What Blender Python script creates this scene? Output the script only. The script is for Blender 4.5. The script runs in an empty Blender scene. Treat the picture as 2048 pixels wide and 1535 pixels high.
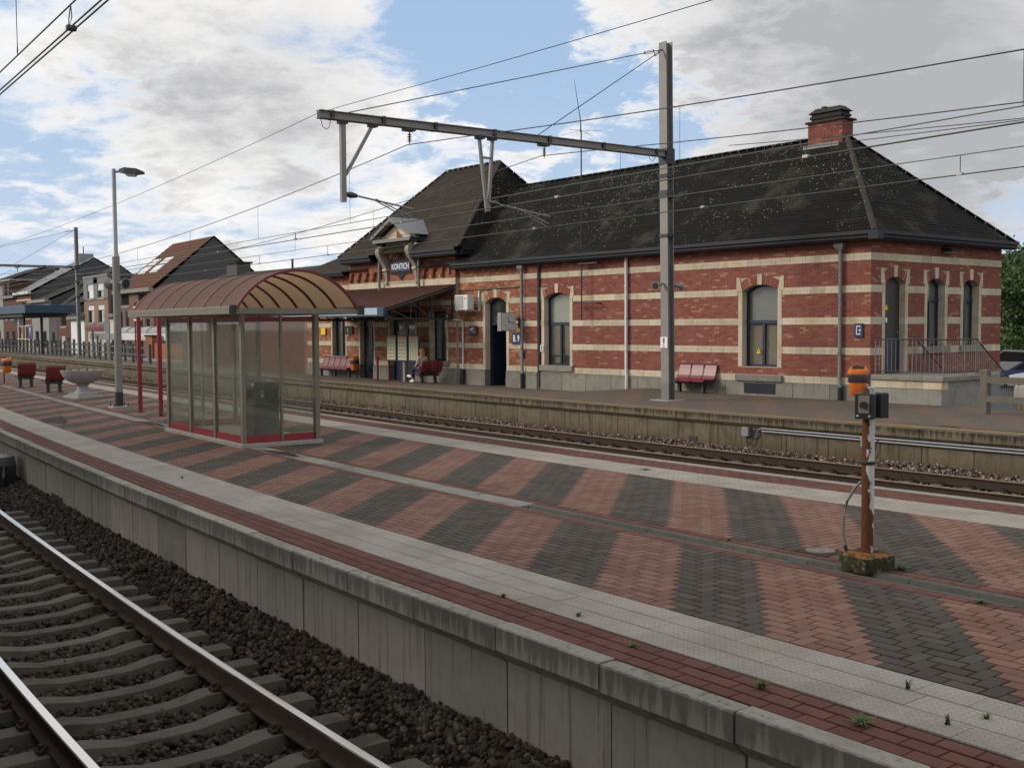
import bpy, math, random
import numpy as np
from mathutils import Matrix, Vector
random.seed(7); rng = np.random.default_rng(7)
PI = math.pi; rad = math.radians
scene = bpy.context.scene
COL = scene.collection

# ------------------------------------------------------------------ camera
F_PX, YAW, PIT, ROL, CAMZ = 2213.08, 0.955996, 0.051918, -0.006027, 2.10
def cam_axes():
    cy, sy = math.cos(YAW), math.sin(YAW)
    fw = np.array([-sy, cy, 0.]); r = np.array([cy, sy, 0.]); u = np.array([0, 0, 1.])
    cp, sp = math.cos(PIT), math.sin(PIT)
    fw, u = fw*cp-u*sp, u*cp+fw*sp
    cr, sr = math.cos(ROL), math.sin(ROL)
    r, u = r*cr+u*sr, u*cr-r*sr
    return r, u, fw
CR, CU, CF = cam_axes()
cam = bpy.data.objects.new('camera', bpy.data.cameras.new('camera'))
COL.objects.link(cam)
M = Matrix(((CR[0], CU[0], -CF[0], 0), (CR[1], CU[1], -CF[1], 0), (CR[2], CU[2], -CF[2], CAMZ), (0, 0, 0, 1)))
cam.matrix_world = M
cam.data.sensor_width = 36.0
cam.data.lens = F_PX/2048*36.0
cam.data.clip_start = 0.05; cam.data.clip_end = 5000
scene.camera = cam
def in_frame(p, m=0.06):
    q = np.array([p[0], p[1], p[2]-CAMZ]); z = q@CF
    if z < .3: return False
    a = q@CR/z*F_PX/1024; b = q@CU/z*F_PX/767.5
    return abs(a) < 1+m and abs(b) < 1+m
def look_dir(u, v):
    d = CR*(u-1024)/F_PX-CU*(v-767.5)/F_PX+CF
    return d/np.linalg.norm(d)

# ------------------------------------------------------------------ sky and sun
SUN_AZ = (-0.56, -0.83); SUN_EL = rad(26)
world = bpy.data.worlds.new('World'); scene.world = world; world.use_nodes = True
wn, wl = world.node_tree.nodes, world.node_tree.links
wn.clear()
class NT:
    def __init__(s, nt): s.n = nt.nodes; s.l = nt.links
    def new(s, t, **k):
        nd = s.n.new(t)
        for a, b in k.items(): setattr(nd, a, b)
        return nd
    def put(s, sock, v):
        if hasattr(v, 'is_linked'): s.l.new(v, sock)
        elif v is not None:
            if hasattr(sock.default_value, '__len__') and not hasattr(v, '__len__'): v = (v, v, v)
            if hasattr(v, '__len__') and len(v) == 3 and len(sock.default_value) == 4: v = (*v, 1)
            sock.default_value = v
    def math(s, op, a, b=0.0, c=None):
        nd = s.new('ShaderNodeMath', operation=op)
        s.put(nd.inputs[0], a); s.put(nd.inputs[1], b)
        if c is not None: s.put(nd.inputs[2], c)
        return nd.outputs[0]
    def vmath(s, op, a, b=None):
        nd = s.new('ShaderNodeVectorMath', operation=op)
        s.put(nd.inputs[0], a)
        if b is not None: s.put(nd.inputs[1], b)
        return nd.outputs['Value'] if op in ('DOT_PRODUCT', 'LENGTH', 'DISTANCE') else nd.outputs[0]
    def mix(s, f, a, b):
        nd = s.new('ShaderNodeMix', data_type='RGBA')
        s.put(nd.inputs[0], f); s.put(nd.inputs[6], a); s.put(nd.inputs[7], b)
        return nd.outputs[2]
    def mul(s, a, b):
        nd = s.new('ShaderNodeMix', data_type='RGBA', blend_type='MULTIPLY')
        s.put(nd.inputs[0], 1.0); s.put(nd.inputs[6], a); s.put(nd.inputs[7], b)
        return nd.outputs[2]
    def ramp(s, x, a, b, lo=0.0, hi=1.0, smooth=True):
        nd = s.new('ShaderNodeMapRange', interpolation_type='SMOOTHSTEP' if smooth else 'LINEAR')
        s.put(nd.inputs[0], x); nd.inputs[1].default_value = a; nd.inputs[2].default_value = b
        nd.inputs[3].default_value = lo; nd.inputs[4].default_value = hi
        return nd.outputs[0]
    def noise(s, vec, scale, detail=4, rough=.55, dist=0.0):
        nd = s.new('ShaderNodeTexNoise')
        s.put(nd.inputs['Vector'], vec); nd.inputs['Scale'].default_value = scale
        nd.inputs['Detail'].default_value = detail; nd.inputs['Roughness'].default_value = rough
        nd.inputs['Distortion'].default_value = dist
        return nd.outputs[0]
    def voro(s, vec, scale, feature='F1', out=0):
        nd = s.new('ShaderNodeTexVoronoi', feature=feature)
        s.put(nd.inputs['Vector'], vec); nd.inputs['Scale'].default_value = scale
        return nd.outputs[out]
    def mapv(s, vec, sc=(1, 1, 1), loc=(0, 0, 0), rot=(0, 0, 0)):
        nd = s.new('ShaderNodeMapping')
        s.put(nd.inputs[0], vec); nd.inputs[1].default_value = loc; nd.inputs[2].default_value = rot; nd.inputs[3].default_value = sc
        return nd.outputs[0]
    def pos(s): return s.new('ShaderNodeNewGeometry').outputs['Position']
    def sep(s, v):
        nd = s.new('ShaderNodeSeparateXYZ'); s.put(nd.inputs[0], v); return nd.outputs
def build_sky():
    t = NT(world.node_tree)
    out = t.new('ShaderNodeOutputWorld'); bg = t.new('ShaderNodeBackground')
    bg.inputs['Strength'].default_value = 0.1
    sky = t.new('ShaderNodeTexSky', sky_type='NISHITA')
    sky.sun_disc = False; sky.sun_elevation = SUN_EL
    sky.sun_rotation = math.atan2(SUN_AZ[0], SUN_AZ[1]); sky.air_density = 1.0; sky.dust_density = 2.2; sky.ozone_density = 1.0
    d = t.vmath('NORMALIZE', t.new('ShaderNodeTexCoord').outputs['Generated'])
    x, y, z = t.sep(d)
    k = t.math('DIVIDE', 1.0, t.math('ADD', t.math('MAXIMUM', z, 0.0), .22))
    cm = t.new('ShaderNodeCombineXYZ')
    t.put(cm.inputs[0], t.math('MULTIPLY', x, k)); t.put(cm.inputs[1], t.math('MULTIPLY', y, k)); cm.inputs[2].default_value = .37
    plane = cm.outputs[0]
    n1 = t.noise(plane, 2.6, 8, .55, .35)
    n2 = t.noise(t.mapv(plane, loc=(4.1, 2.2, 0)), 6.5, 7, .58, .3)
    n4 = t.noise(t.mapv(plane, loc=(2.3, 5.1, 0)), 16.0, 6, .6, .3)
    dens = t.math('ADD', t.math('ADD', t.math('MULTIPLY', n1, .72), t.math('MULTIPLY', n2, .30)), t.math('MULTIPLY', n4, .08))
    # open blue gaps between the cloud banks
    def gap(u, v, a, b, amt):
        c = look_dir(u, v)
        q = t.math('ADD', t.vmath('DISTANCE', d, tuple(float(i) for i in c)), t.math('ADD', t.math('MULTIPLY', t.math('SUBTRACT', n2, .5), .22), t.math('MULTIPLY', t.math('SUBTRACT', n4, .5), .05)))
        return t.math('MULTIPLY', t.ramp(q, a, b, 1.0, 0.0), amt)
    g = None
    for args in ((970, 70, .0, .14, .30), (1150, 190, .0, .13, .28), (1300, 300, .0, .10, .2), (40, 240, .0, .12, .09), (210, 380, .0, .12, .07), (2030, 475, .0, .10, .25), (860, 440, .0, .10, .12), (20, 470, .0, .10, .13), (560, 470, .0, .08, .08), (360, 60, -.3, -.2, 0)):
        e = gap(*args); g = e if g is None else t.math('ADD', g, e)
    fill = t.math('ADD', gap(560, 130, .0, .30, .07), gap(1850, 150, .05, .42, .14))
    dens = t.math('ADD', t.math('SUBTRACT', dens, g), fill)
    cover = t.ramp(dens, .36, .60)
    # thick parts of the clouds turn grey, rims stay white
    n3 = t.noise(t.mapv(plane, loc=(1.7, 8.2, 0)), 2.4, 8, .58, .5)
    def bank(u, v, a, b, amt):
        c = look_dir(u, v)
        q = t.math('ADD', t.vmath('DISTANCE', d, tuple(float(i) for i in c)), t.math('MULTIPLY', t.math('SUBTRACT', n3, .5), .25))
        return t.math('MULTIPLY', t.ramp(q, a, b, 1.0, 0.0), amt)
    body = t.math('ADD', t.math('MULTIPLY', n3, .6), t.math('ADD', t.math('MULTIPLY', n2, .32), t.math('MULTIPLY', n4, .1)))
    gr = t.math('MULTIPLY', t.ramp(body, .44, .66, 0.0, .75), t.ramp(dens, .46, .66))
    for args in ((1950, 60, .05, .34, .55), (1650, 30, .0, .22, .35), (350, 170, .0, .11, .32), (570, 255, .0, .1, .3), (1900, 330, .0, .16, .35), (620, 110, .0, .12, .22)):
        gr = t.math('ADD', gr, bank(*args))
    gr = t.math('MINIMUM', gr, 1.0)
    ccol = t.mix(gr, (10.2, 10.05, 9.9), (4.7, 4.75, 4.95))
    blue = t.mix(.9, sky.outputs[0], (4.0, 5.75, 8.3))
    blue = t.mix(t.ramp(z, .0, .28, .55, .0), blue, (7.0, 7.9, 8.9))
    col = t.mix(cover, blue, ccol)
    low = t.ramp(z, -.03, .0)
    col = t.mix(low, (1.2, 1.15, 1.05), col)
    t.put(bg.inputs[0], col); t.l.new(bg.outputs[0], out.inputs[0])
build_sky()
sun = bpy.data.objects.new('sun', bpy.data.lights.new('sun', 'SUN')); COL.objects.link(sun)
sun.data.energy = 2.4; sun.data.angle = rad(20); sun.data.color = (1.0, .93, .82)
sd = Vector((SUN_AZ[0]*math.cos(SUN_EL), SUN_AZ[1]*math.cos(SUN_EL), math.sin(SUN_EL)))
sun.rotation_euler = sd.to_track_quat('Z', 'Y').to_euler()
scene.view_settings.view_transform = 'Standard'; scene.view_settings.look = 'None'
scene.view_settings.exposure = 0.0; scene.view_settings.gamma = 1.0
scene.cycles.max_bounces = 8; scene.cycles.transparent_max_bounces = 16

# ------------------------------------------------------------------ materials
MAT = {}
def material(name, rough=.8, spec=.3, metal=0.0):
    m = bpy.data.materials.new(name); m.use_nodes = True
    m.node_tree.nodes.clear(); t = NT(m.node_tree)
    o = t.new('ShaderNodeOutputMaterial'); b = t.new('ShaderNodeBsdfPrincipled')
    t.l.new(b.outputs[0], o.inputs[0])
    b.inputs['Roughness'].default_value = rough; b.inputs['Metallic'].default_value = metal
    b.inputs['Specular IOR Level'].default_value = spec
    MAT[name] = m
    return m, t, b, o
def bump(t, b, h, strength=.3, dist=.01):
    n = t.new('ShaderNodeBump'); n.inputs['Strength'].default_value = strength; n.inputs['Distance'].default_value = dist
    t.put(n.inputs['Height'], h); t.l.new(n.outputs[0], b.inputs['Normal'])
def rnd(t):
    a = t.new('ShaderNodeAttribute', attribute_name='rnd').outputs['Fac']
    o = t.new('ShaderNodeObjectInfo').outputs['Random']
    return t.math('FRACT', t.math('ADD', a, o))
def plain(name, col, rough=.6, spec=.3, metal=0.0, var=.18, scale=6.0, bmp=0.0):
    m, t, b, o = material(name, rough, spec, metal)
    n = t.noise(t.pos(), scale, 5, .6)
    c = t.mul(t.mix(1.0, col, col), t.mix(n, (1-var,)*3, (1+var,)*3))
    t.put(b.inputs['Base Color'], c)
    if bmp: bump(t, b, t.noise(t.pos(), scale*8, 3), bmp, .004)
    return m
def piece_mat(name, cols, var=.25, dirt=(.55, .5, .45), rough=.85, grain=60, bmp=.25, dirtamt=.62):
    """pieces that each get their own tone from a list of colours"""
    m, t, b, o = material(name, rough, .25)
    r = rnd(t)
    cr = t.new('ShaderNodeValToRGB'); e = cr.color_ramp.elements
    while len(e) < len(cols): e.new(.5)
    for i, c in enumerate(cols):
        e[i].position = i/max(1, len(cols)-1); e[i].color = (*c, 1)
    cr.color_ramp.interpolation = 'CONSTANT'
    for i in range(len(cols)): e[i].position = i/len(cols)
    t.put(cr.inputs[0], r)
    p = t.pos()
    n = t.noise(p, grain, 4, .6); w = t.noise(p, .55, 6, .62); w2 = t.noise(p, 3.1, 5, .6)
    c = t.mul(cr.outputs[0], t.mix(n, (1-var,)*3, (1+var,)*3))
    st = t.math('MULTIPLY', t.ramp(t.math('ADD', t.math('MULTIPLY', w, .6), t.math('MULTIPLY', w2, .4)), .45, .68), dirtamt)
    c = t.mix(st, c, t.mul(c, dirt))
    t.put(b.inputs['Base Color'], c)
    bump(t, b, n, bmp, .003)
    return m
piece_mat('paver_red', [(0.1548, 0.0805, 0.0602), (0.1836, 0.099, 0.0743), (0.1656, 0.0871, 0.0649), (0.1944, 0.1089, 0.0814)], .2, (.62, .6, .58))
piece_mat('paver_dark', [(0.0534, 0.0451, 0.038), (0.0696, 0.0583, 0.0485), (0.0609, 0.0509, 0.0425), (0.0766, 0.0636, 0.052)], .2, (.7, .66, .62))
piece_mat('border_red', [(0.1025, 0.0392, 0.0296), (0.1225, 0.0488, 0.0365), (0.11, 0.0432, 0.0323)], .2, (.62, .6, .6))
piece_mat('brick', [(.205, .068, .05), (.25, .086, .058), (.18, .06, .048), (.235, .078, .055), (.20, .07, .054), (.23, .078, .055), (.215, .07, .05), (.24, .08, .056), (.195, .064, .05), (.225, .076, .054), (.21, .07, .052), (.185, .064, .052), (.235, .08, .056), (.22, .075, .055), (.24, .084, .058), (.32, .16, .095)], .22, (.66, .6, .6), grain=30, dirtamt=.55)
piece_mat('brick_orange', [(.27, .10, .053), (.31, .122, .062), (.235, .083, .05), (.28, .105, .056), (.37, .21, .11)], .3, (.6, .55, .5), grain=30)
piece_mat('brick_brown', [(.20, .12, .085), (.24, .15, .105), (.17, .1, .075), (.27, .18, .13)], .25, (.7, .66, .62), grain=30)
piece_mat('brick_house', [(.125, .055, .04), (.15, .066, .046), (.11, .05, .037)], .3, (.7, .66, .62), grain=8)
piece_mat('slate_tile', [(.034, .029, .026), (.045, .037, .032), (.029, .025, .023), (.05, .043, .037)], .3, (.7, .7, .65), grain=25)
plain('mortar', (.36, .31, .26), .95, .1)
def tactile():
    m, t, b, o = material('tactile_white', .8, .3)
    p = t.pos(); r = rnd(t)
    c = t.mix(r, (.285, .26, .225), (.325, .295, .255))
    w = t.noise(p, 1.3, 6, .65); n = t.noise(p, 70, 3)
    c = t.mul(c, t.mix(t.ramp(w, .35, .7), (1.02,)*3, (.80, .76, .72)))
    c = t.mul(c, t.mix(n, (.9,)*3, (1.08,)*3))
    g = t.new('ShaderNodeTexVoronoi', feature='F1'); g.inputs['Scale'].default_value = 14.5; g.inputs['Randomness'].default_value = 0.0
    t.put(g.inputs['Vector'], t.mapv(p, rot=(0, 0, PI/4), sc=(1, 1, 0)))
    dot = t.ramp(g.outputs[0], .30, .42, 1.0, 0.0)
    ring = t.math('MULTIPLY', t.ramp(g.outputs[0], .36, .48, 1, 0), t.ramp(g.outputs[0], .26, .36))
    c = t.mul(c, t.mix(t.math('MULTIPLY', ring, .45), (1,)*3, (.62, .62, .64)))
    t.put(b.inputs['Base Color'], c)
    bump(t, b, t.math('ADD', dot, t.math('MULTIPLY', n, .15)), .7, .006)
tactile()
def concrete(name, base, streak, stain, stain_amt, streak_amt, z_top=0.0, depth=.25, low_stain=None):
    m, t, b, o = material(name, .88, .2)
    p = t.pos(); x, y, z = t.sep(p); r = rnd(t)
    n = t.noise(p, 5, 6, .65); f = t.noise(p, 55, 3)
    c = t.mul(base, t.mix(n, (.8, .8, .79), (1.15, 1.14, 1.12)))
    c = t.mul(c, t.mix(r, (.82, .82, .82), (1.1, 1.09, 1.06)))
    c = t.mul(c, t.mix(f, (.88,)*3, (1.1,)*3))
    # run-off streaks below the top edge
    s = t.noise(t.mapv(p, sc=(16, 16, .55)), 1.0, 5, .6)
    below = t.math('SUBTRACT', z_top, z)
    fall = t.math('MULTIPLY', t.ramp(below, .0, depth, 1.0, 0.0), t.ramp(below, .0, .012))
    sk = t.math('MULTIPLY', t.ramp(t.math('ADD', s, t.math('MULTIPLY', fall, .22)), .52, .70), streak_amt)
    c = t.mix(sk, c, t.mul(c, streak))
    w = t.noise(p, 1.7, 6, .6, .8)
    c = t.mix(t.math('MULTIPLY', t.ramp(w, .48, .68), stain_amt), c, t.mul(c, stain))
    if low_stain:
        lo = t.math('MULTIPLY', t.ramp(t.math('ADD', z, t.math('MULTIPLY', t.math('SUBTRACT', w, .5), .7)), -.85, -.42, 1, 0), .75)
        c = t.mix(lo, c, t.mul(c, low_stain))
    t.put(b.inputs['Base Color'], c)
    bump(t, b, t.math('ADD', f, n), .25, .006)
concrete('concrete_edge', (.29, .27, .24), (.42, .42, .42), (.75, .72, .68), .4, .75)
concrete('concrete_old', (.15, .125, .092), (.33, .31, .29), (.62, .58, .5), .8, .95, 0.0, .18, (.62, .5, .34))
concrete('concrete_plain', (.30, .29, .27), (.6, .6, .6), (.7, .68, .62), .5, .4, 50, .1)
concrete('gutter_concrete', (.21, .20, .185), (.5, .5, .5), (.5, .48, .45), .8, .5, 50, .1)
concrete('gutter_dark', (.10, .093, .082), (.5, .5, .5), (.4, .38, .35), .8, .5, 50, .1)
concrete('plinth_stone', (.235, .222, .20), (.6, .58, .55), (.72, .66, .58), .6, .5, .45, .2)
concrete('band_stone', (.54, .475, .37), (.7, .64, .56), (.78, .68, .52), .6, .5, 50, .1)
concrete('sleeper_concrete', (.115, .104, .087), (.6, .55, .5), (.55, .48, .42), .8, .4, 50, .1)
def rail_mats():
    m, t, b, o = material('rail_steel', .16, .5, 1.0)
    n = t.noise(t.mapv(t.pos(), sc=(.6, 30, 30)), 1.0, 3)
    t.put(b.inputs['Base Color'], t.mix(n, (.62, .60, .58), (.78, .77, .76)))
    t.put(b.inputs['Roughness'], t.ramp(n, .3, .7, .12, .26))
    m, t, b, o = material('rail_rust', .85, .2)
    n = t.noise(t.pos(), 9, 5)
    t.put(b.inputs['Base Color'], t.mix(n, (.028, .019, .014), (.062, .040, .027)))
    m, t, b, o = material('rail_dull', .5, .4, .3)
    n = t.noise(t.pos(), 6, 5)
    t.put(b.inputs['Base Color'], t.mix(n, (.17, .115, .075), (.25, .18, .12)))
rail_mats()
piece_mat('ballast', [(.026, .019, .015), (.048, .035, .027), (.036, .028, .023), (.062, .048, .038), (.03, .024, .02), (.085, .07, .058)], .35, (.6, .55, .5), grain=25)
piece_mat('ballast_pale', [(.09, .062, .046), (.13, .095, .072), (.08, .056, .043), (.18, .15, .12), (.10, .072, .055), (.30, .27, .24)], .35, (.7, .65, .6), grain=25)
plain('track_bed', (.035, .026, .02), .95, .1, 0, .4, 12)
plain('ground_earth', (.12, .105, .085), .95, .1, 0, .4, .4)
plain('asphalt', (.06, .058, .055), .9, .2, 0, .25, 3)
plain('frame_blue', (.016, .021, .042), .35, .5)
plain('gutter_blue', (.010, .011, .017), .55, .35, 0, .3, 2)
plain('zinc', (.17, .165, .16), .55, .4, .2, .25, 5)
plain('white_pipe', (.55, .55, .54), .5, .4)
plain('mast_grey', (.215, .205, .19), .6, .4, .15, .18, 3)
plain('galvanised', (.26, .265, .265), .45, .5, .6, .2, 8)
plain('pipe_zinc', (.20, .205, .215), .5, .4, .3, .2, 8)
plain('steel_dark', (.035, .036, .038), .5, .4, .2)
plain('wire', (.055, .06, .062), .5, .4, .5, .1)
plain('copper_wire', (.10, .115, .085), .45, .4, .4, .1)
plain('insulator', (.05, .035, .03), .25, .5)
plain('bronze_post', (.175, .155, .125), .5, .4, .35, .2, 5)
plain('red_paint', (.21, .018, .024), .45, .4, 0, .15, 4)
plain('deep_red', (.14, .018, .022), .5, .4, 0, .2, 4)
plain('maroon_seat', (.15, .022, .028), .38, .5, 0, .2, 5)
plain('orange_plastic', (.56, .135, .018), .45, .4, 0, .15, 8)
plain('black_plastic', (.012, .012, .013), .4, .5)
plain('bag_film', (.04, .032, .032), .25, .5)
plain('blue_sign', (.014, .028, .085), .35, .5, 0, .05)
plain('white_print', (.75, .75, .73), .5, .3, 0, .04)
plain('yellow_print', (.75, .48, .03), .5, .3, 0, .05)
plain('black_print', (.012, .012, .012), .5, .3, 0, .05)
plain('sign_red', (.16, .02, .03), .5)
plain('paper_cream', (.60, .56, .36), .6, .3, 0, .06)
plain('pale_blue', (.36, .47, .53), .45, .4, 0, .06)
plain('canopy_blue', (.018, .05, .085), .45, .4)
plain('canopy_red', (.125, .055, .040), .6, .3, 0, .3, 1.5)
plain('yellow_line', (.55, .34, .05), .7, .3, 0, .3, 4)
plain('console_stone', (.26, .24, .205), .85, .2, 0, .3, 6, .3)
plain('urn_stone', (.32, .31, .30), .85, .2, 0, .2, 9, .4)
plain('soil', (.03, .022, .015), .95, .1)
plain('ac_white', (.62, .61, .58), .5, .4, 0, .05)
plain('ac_grille', (.27, .27, .27), .5, .3)
plain('brown_door', (.034, .029, .023), .5, .4)
plain('blind_grey', (.52, .49, .42), .8, .2, 0, .08, 1)
plain('blind_dark', (.24, .225, .195), .8, .2, 0, .1, 2)
plain('blind_brown', (.36, .285, .215), .8, .2, 0, .12, 2)
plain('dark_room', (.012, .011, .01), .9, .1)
plain('curtain_white', (.42, .41, .38), .9, .1)
plain('carton', (.33, .27, .17), .8, .2)
plain('weed_green', (.075, .11, .028), .7, .3, 0, .35, 20)
plain('leaf_green', (.045, .085, .020), .6, .3, 0, .5, 2.5)
plain('bark', (.06, .045, .035), .9, .1, 0, .3, 8)
plain('render_grey', (.25, .245, .235), .85, .2, 0, .1, 1)
plain('render_white', (.72, .72, .71), .8, .2, 0, .06, 1)
plain('render_cream', (.58, .53, .42), .85, .2, 0, .08, 1)
plain('dark_render_shade', (.085, .085, .087), .85, .2, 0, .15, 1)  # dark render, also the painted shade on house sides
plain('zinc_roof', (.14, .143, .152), .45, .4, .2, .15, 1)
plain('slate_dark', (.03, .028, .028), .8, .2, 0, .3, 2)
plain('fence_grey', (.075, .085, .085), .7, .3, 0, .12, 1)
plain('cladding_grey', (.15, .165, .17), .7, .3, 0, .12, 1)
plain('shutter_white', (.62, .6, .57), .7, .2)
plain('car_silver', (.42, .43, .44), .25, .5, .6, .04)
plain('car_black', (.012, .012, .014), .2, .5)
plain('car_blue', (.03, .05, .12), .2, .5)
plain('car_maroon', (.10, .012, .018), .2, .5)
plain('car_white', (.6, .6, .6), .25, .5)
plain('tyre', (.015, .015, .015), .9, .1)
plain('skin', (.47, .27, .19), .6, .3, 0, .05)
plain('hair_blond', (.30, .17, .075), .7, .3, 0, .3, 60)
plain('jacket_beige', (.40, .34, .27), .85, .2, 0, .15, 14)
plain('shirt_white', (.62, .61, .62), .85, .2, 0, .1, 14)
plain('jeans', (.028, .034, .06), .9, .2, 0, .25, 14)
plain('shoe_white', (.68, .67, .67), .6, .3, 0, .05)
plain('bag_black', (.015, .014, .014), .5, .4)
plain('paint_grey_wall', (.19, .20, .215), .8, .2, 0, .3, 1.6)
plain('fence_concrete', (.13, .118, .1), .9, .2, 0, .3, 5)
plain('lamp_glass', (.55, .55, .5), .3, .5)
def special_mats():
    # rust eating through white paint
    m, t, b, o = material('rusty_paint', .75, .3)
    p = t.pos(); x, y, z = t.sep(p)
    n = t.noise(t.mapv(p, sc=(1, 1, .45)), 16, 6, .65, .6); n2 = t.noise(p, 30, 4)
    side = t.math('SUBTRACT', t.math('MULTIPLY', t.math('SUBTRACT', -5.955, x), 4.5), t.math('MULTIPLY', t.math('SUBTRACT', y, 7.96), 2.2))
    k = t.math('ADD', t.math('ADD', n, side), t.ramp(z, .2, 1.0, .22, .03))
    rust = t.mix(n2, (.035, .013, .007), (.16, .05, .014))
    edge = t.ramp(k, .50, .56)
    c = t.mix(edge, (.47, .47, .46), rust)
    c = t.mix(t.math('MULTIPLY', t.ramp(n2, .58, .68), edge), c, (.035, .018, .012))
    t.put(b.inputs['Base Color'], c); bump(t, b, n, .4, .01)
    m, t, b, o = material('mossy_block', .95, .1)
    p = t.pos(); n = t.noise(p, 14, 6, .7); n2 = t.noise(p, 5, 4); x, y, z = t.sep(p)
    c = t.mix(t.ramp(n, .50, .68), (.045, .039, .024), (.27, .25, .19))
    c = t.mix(t.math('MULTIPLY', t.ramp(n2, .45, .6), t.ramp(z, .11, .13)), c, (.26, .10, .025))
    c = t.mix(t.ramp(n2, .55, .4, 0, .5), c, (.05, .055, .02))
    t.put(b.inputs['Base Color'], c); bump(t, b, n, .8, .02)
    # roof coverings with lichen spots
    def roof(name, ca, cb, spots, thr):
        m, t, b, o = material(name, .9, .15)
        p = t.pos(); r = rnd(t)
        n = t.noise(p, 2.2, 6, .6); f = t.noise(p, 24, 4, .6)
        c = t.mul(t.mix(n, ca, cb), t.mix(f, (.6,)*3, (1.35,)*3))
        mo = t.ramp(t.noise(p, .9, 5, .6), .5, .7)
        c = t.mix(t.math('MULTIPLY', mo, .5), c, (.06, .054, .04))
        if spots:
            area = t.ramp(t.math('ADD', t.noise(t.mapv(p, loc=(9, 3, 2)), .55, 5, .6), t.math('MULTIPLY', t.ramp(t.sep(p)[2], 5.2, 7.8), .13)), .50, .72, .0, 1.0)
            v = t.new('ShaderNodeTexVoronoi', feature='F1'); v.inputs['Scale'].default_value = 8.0
            t.put(v.inputs['Vector'], t.math('ADD', 0, 0) if False else p)
            v2 = t.new('ShaderNodeTexVoronoi', feature='F1'); v2.inputs['Scale'].default_value = 13.0; t.put(v2.inputs['Vector'], p)
            pick = t.sep(v.outputs['Color'])[0]; pick2 = t.sep(v2.outputs['Color'])[1]
            s1 = t.math('MULTIPLY', t.math('LESS_THAN', v.outputs[0], t.math('ADD', .10, t.math('MULTIPLY', f, .28))), t.math('LESS_THAN', pick, t.math('MULTIPLY', area, .40)))
            s2 = t.math('MULTIPLY', t.math('LESS_THAN', v2.outputs[0], t.math('ADD', .08, t.math('MULTIPLY', f, .3))), t.math('LESS_THAN', pick2, t.math('ADD', .012, t.math('MULTIPLY', area, .34))))
            s = t.math('MULTIPLY', t.math('MAXIMUM', t.math('MULTIPLY', s1, .8), s2), spots)
            c = t.mix(s, c, t.mix(f, (.10, .094, .078), (.30, .285, .25)))
        t.put(b.inputs['Base Color'], c); bump(t, b, f, .5, .01)
    roof('roof_lichen', (.005, .0042, .0036), (.0115, .0095, .008), .8, .5)
    roof('roof_brown', (.026, .019, .014), (.046, .034, .025), 0, 0)
    roof('roof_red', (.085, .038, .026), (.125, .056, .036), 0, 0)
    roof('ridge_lichen', (.03, .027, .023), (.06, .054, .045), .9, .5)
    # clear and grimy glass
    def glass(name, tint, trans, rough, grime):
        m, t, b, o = material(name, .1, .5)
        nt = m.node_tree
        tr = t.new('ShaderNodeBsdfTransparent'); gl = t.new('ShaderNodeBsdfGlossy'); gl.inputs['Roughness'].default_value = rough
        df = t.new('ShaderNodeBsdfDiffuse')
        tr.inputs[0].default_value = (*tint, 1)
        n = t.noise(t.pos(), 2.5, 5, .6)
        t.put(df.inputs[0], t.mix(n, (.34, .345, .31), (.45, .45, .41)))
        gm = t.new('ShaderNodeNewGeometry'); cosv = t.math('ABSOLUTE', t.vmath('DOT_PRODUCT', gm.outputs['Normal'], gm.outputs['Incoming'])); frn = t.math('MULTIPLY_ADD', t.math('POWER', t.math('SUBTRACT', 1.0, cosv), 5.0), .48, .022)
        m1 = t.new('ShaderNodeMixShader'); t.put(m1.inputs[0], t.ramp(n, .3, .75, grime*.75, grime*1.2)); t.l.new(tr.outputs[0], m1.inputs[1]); t.l.new(df.outputs[0], m1.inputs[2])
        m2 = t.new('ShaderNodeMixShader'); t.put(m2.inputs[0], t.math('MINIMUM', t.math('ADD', frn, trans), 1.0)); t.l.new(m1.outputs[0], m2.inputs[1]); t.l.new(gl.outputs[0], m2.inputs[2])
        t.l.new(m2.outputs[0], o.inputs[0])
    glass('window_glass', (.85, .87, .86), .03, .02, .06)
    glass('shelter_glass', (.89, .91, .87), .03, .03, .105)
    glass('bike_roof_glass', (.8, .8, .82), .1, .2, .55)
    # translucent brown vault sheet
    m, t, b, o = material('vault_sheet', .5, .4)
    p = t.pos(); n = t.noise(p, 3, 5, .6); f = t.noise(t.mapv(p, sc=(1.5, 1.5, 7)), 3, 5, .6)
    c = t.mix(n, (.13, .062, .042), (.185, .095, .062)); c = t.mul(c, t.mix(f, (.75,)*3, (1.2,)*3))
    t.put(b.inputs['Base Color'], c)
    tl = t.new('ShaderNodeBsdfTranslucent'); t.put(tl.inputs[0], t.mix(n, (.40, .25, .14), (.50, .33, .19)))
    ms = t.new('ShaderNodeMixShader'); ms.inputs[0].default_value = .52
    t.l.new(b.outputs[0], ms.inputs[1]); t.l.new(tl.outputs[0], ms.inputs[2]); t.l.new(ms.outputs[0], o.inputs[0])
    # far platform paving: worn clay blocks in dark and rusty diagonal bands
    m, t, b, o = material('platform_paving', .9, .2)
    p = t.pos(); x, y, z = t.sep(p)
    n = t.noise(p, .7, 6, .6); f = t.noise(p, 20, 4)
    s = t.math('FRACT', t.math('MULTIPLY', t.math('ADD', t.math('ADD', x, y), t.math('MULTIPLY', t.math('SUBTRACT', n, .5), .5)), 1/1.76))
    st = t.math('MULTIPLY', t.math('MULTIPLY', t.ramp(s, .02, .12), t.ramp(s, .60, .48)), .7)
    c = t.mix(st, (.105, .088, .07), (.15, .092, .066))
    c = t.mix(t.ramp(n, .42, .66, 0, .75), c, (.11, .088, .067)); c = t.mul(c, t.mix(f, (.75,)*3, (1.2,)*3))
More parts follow.
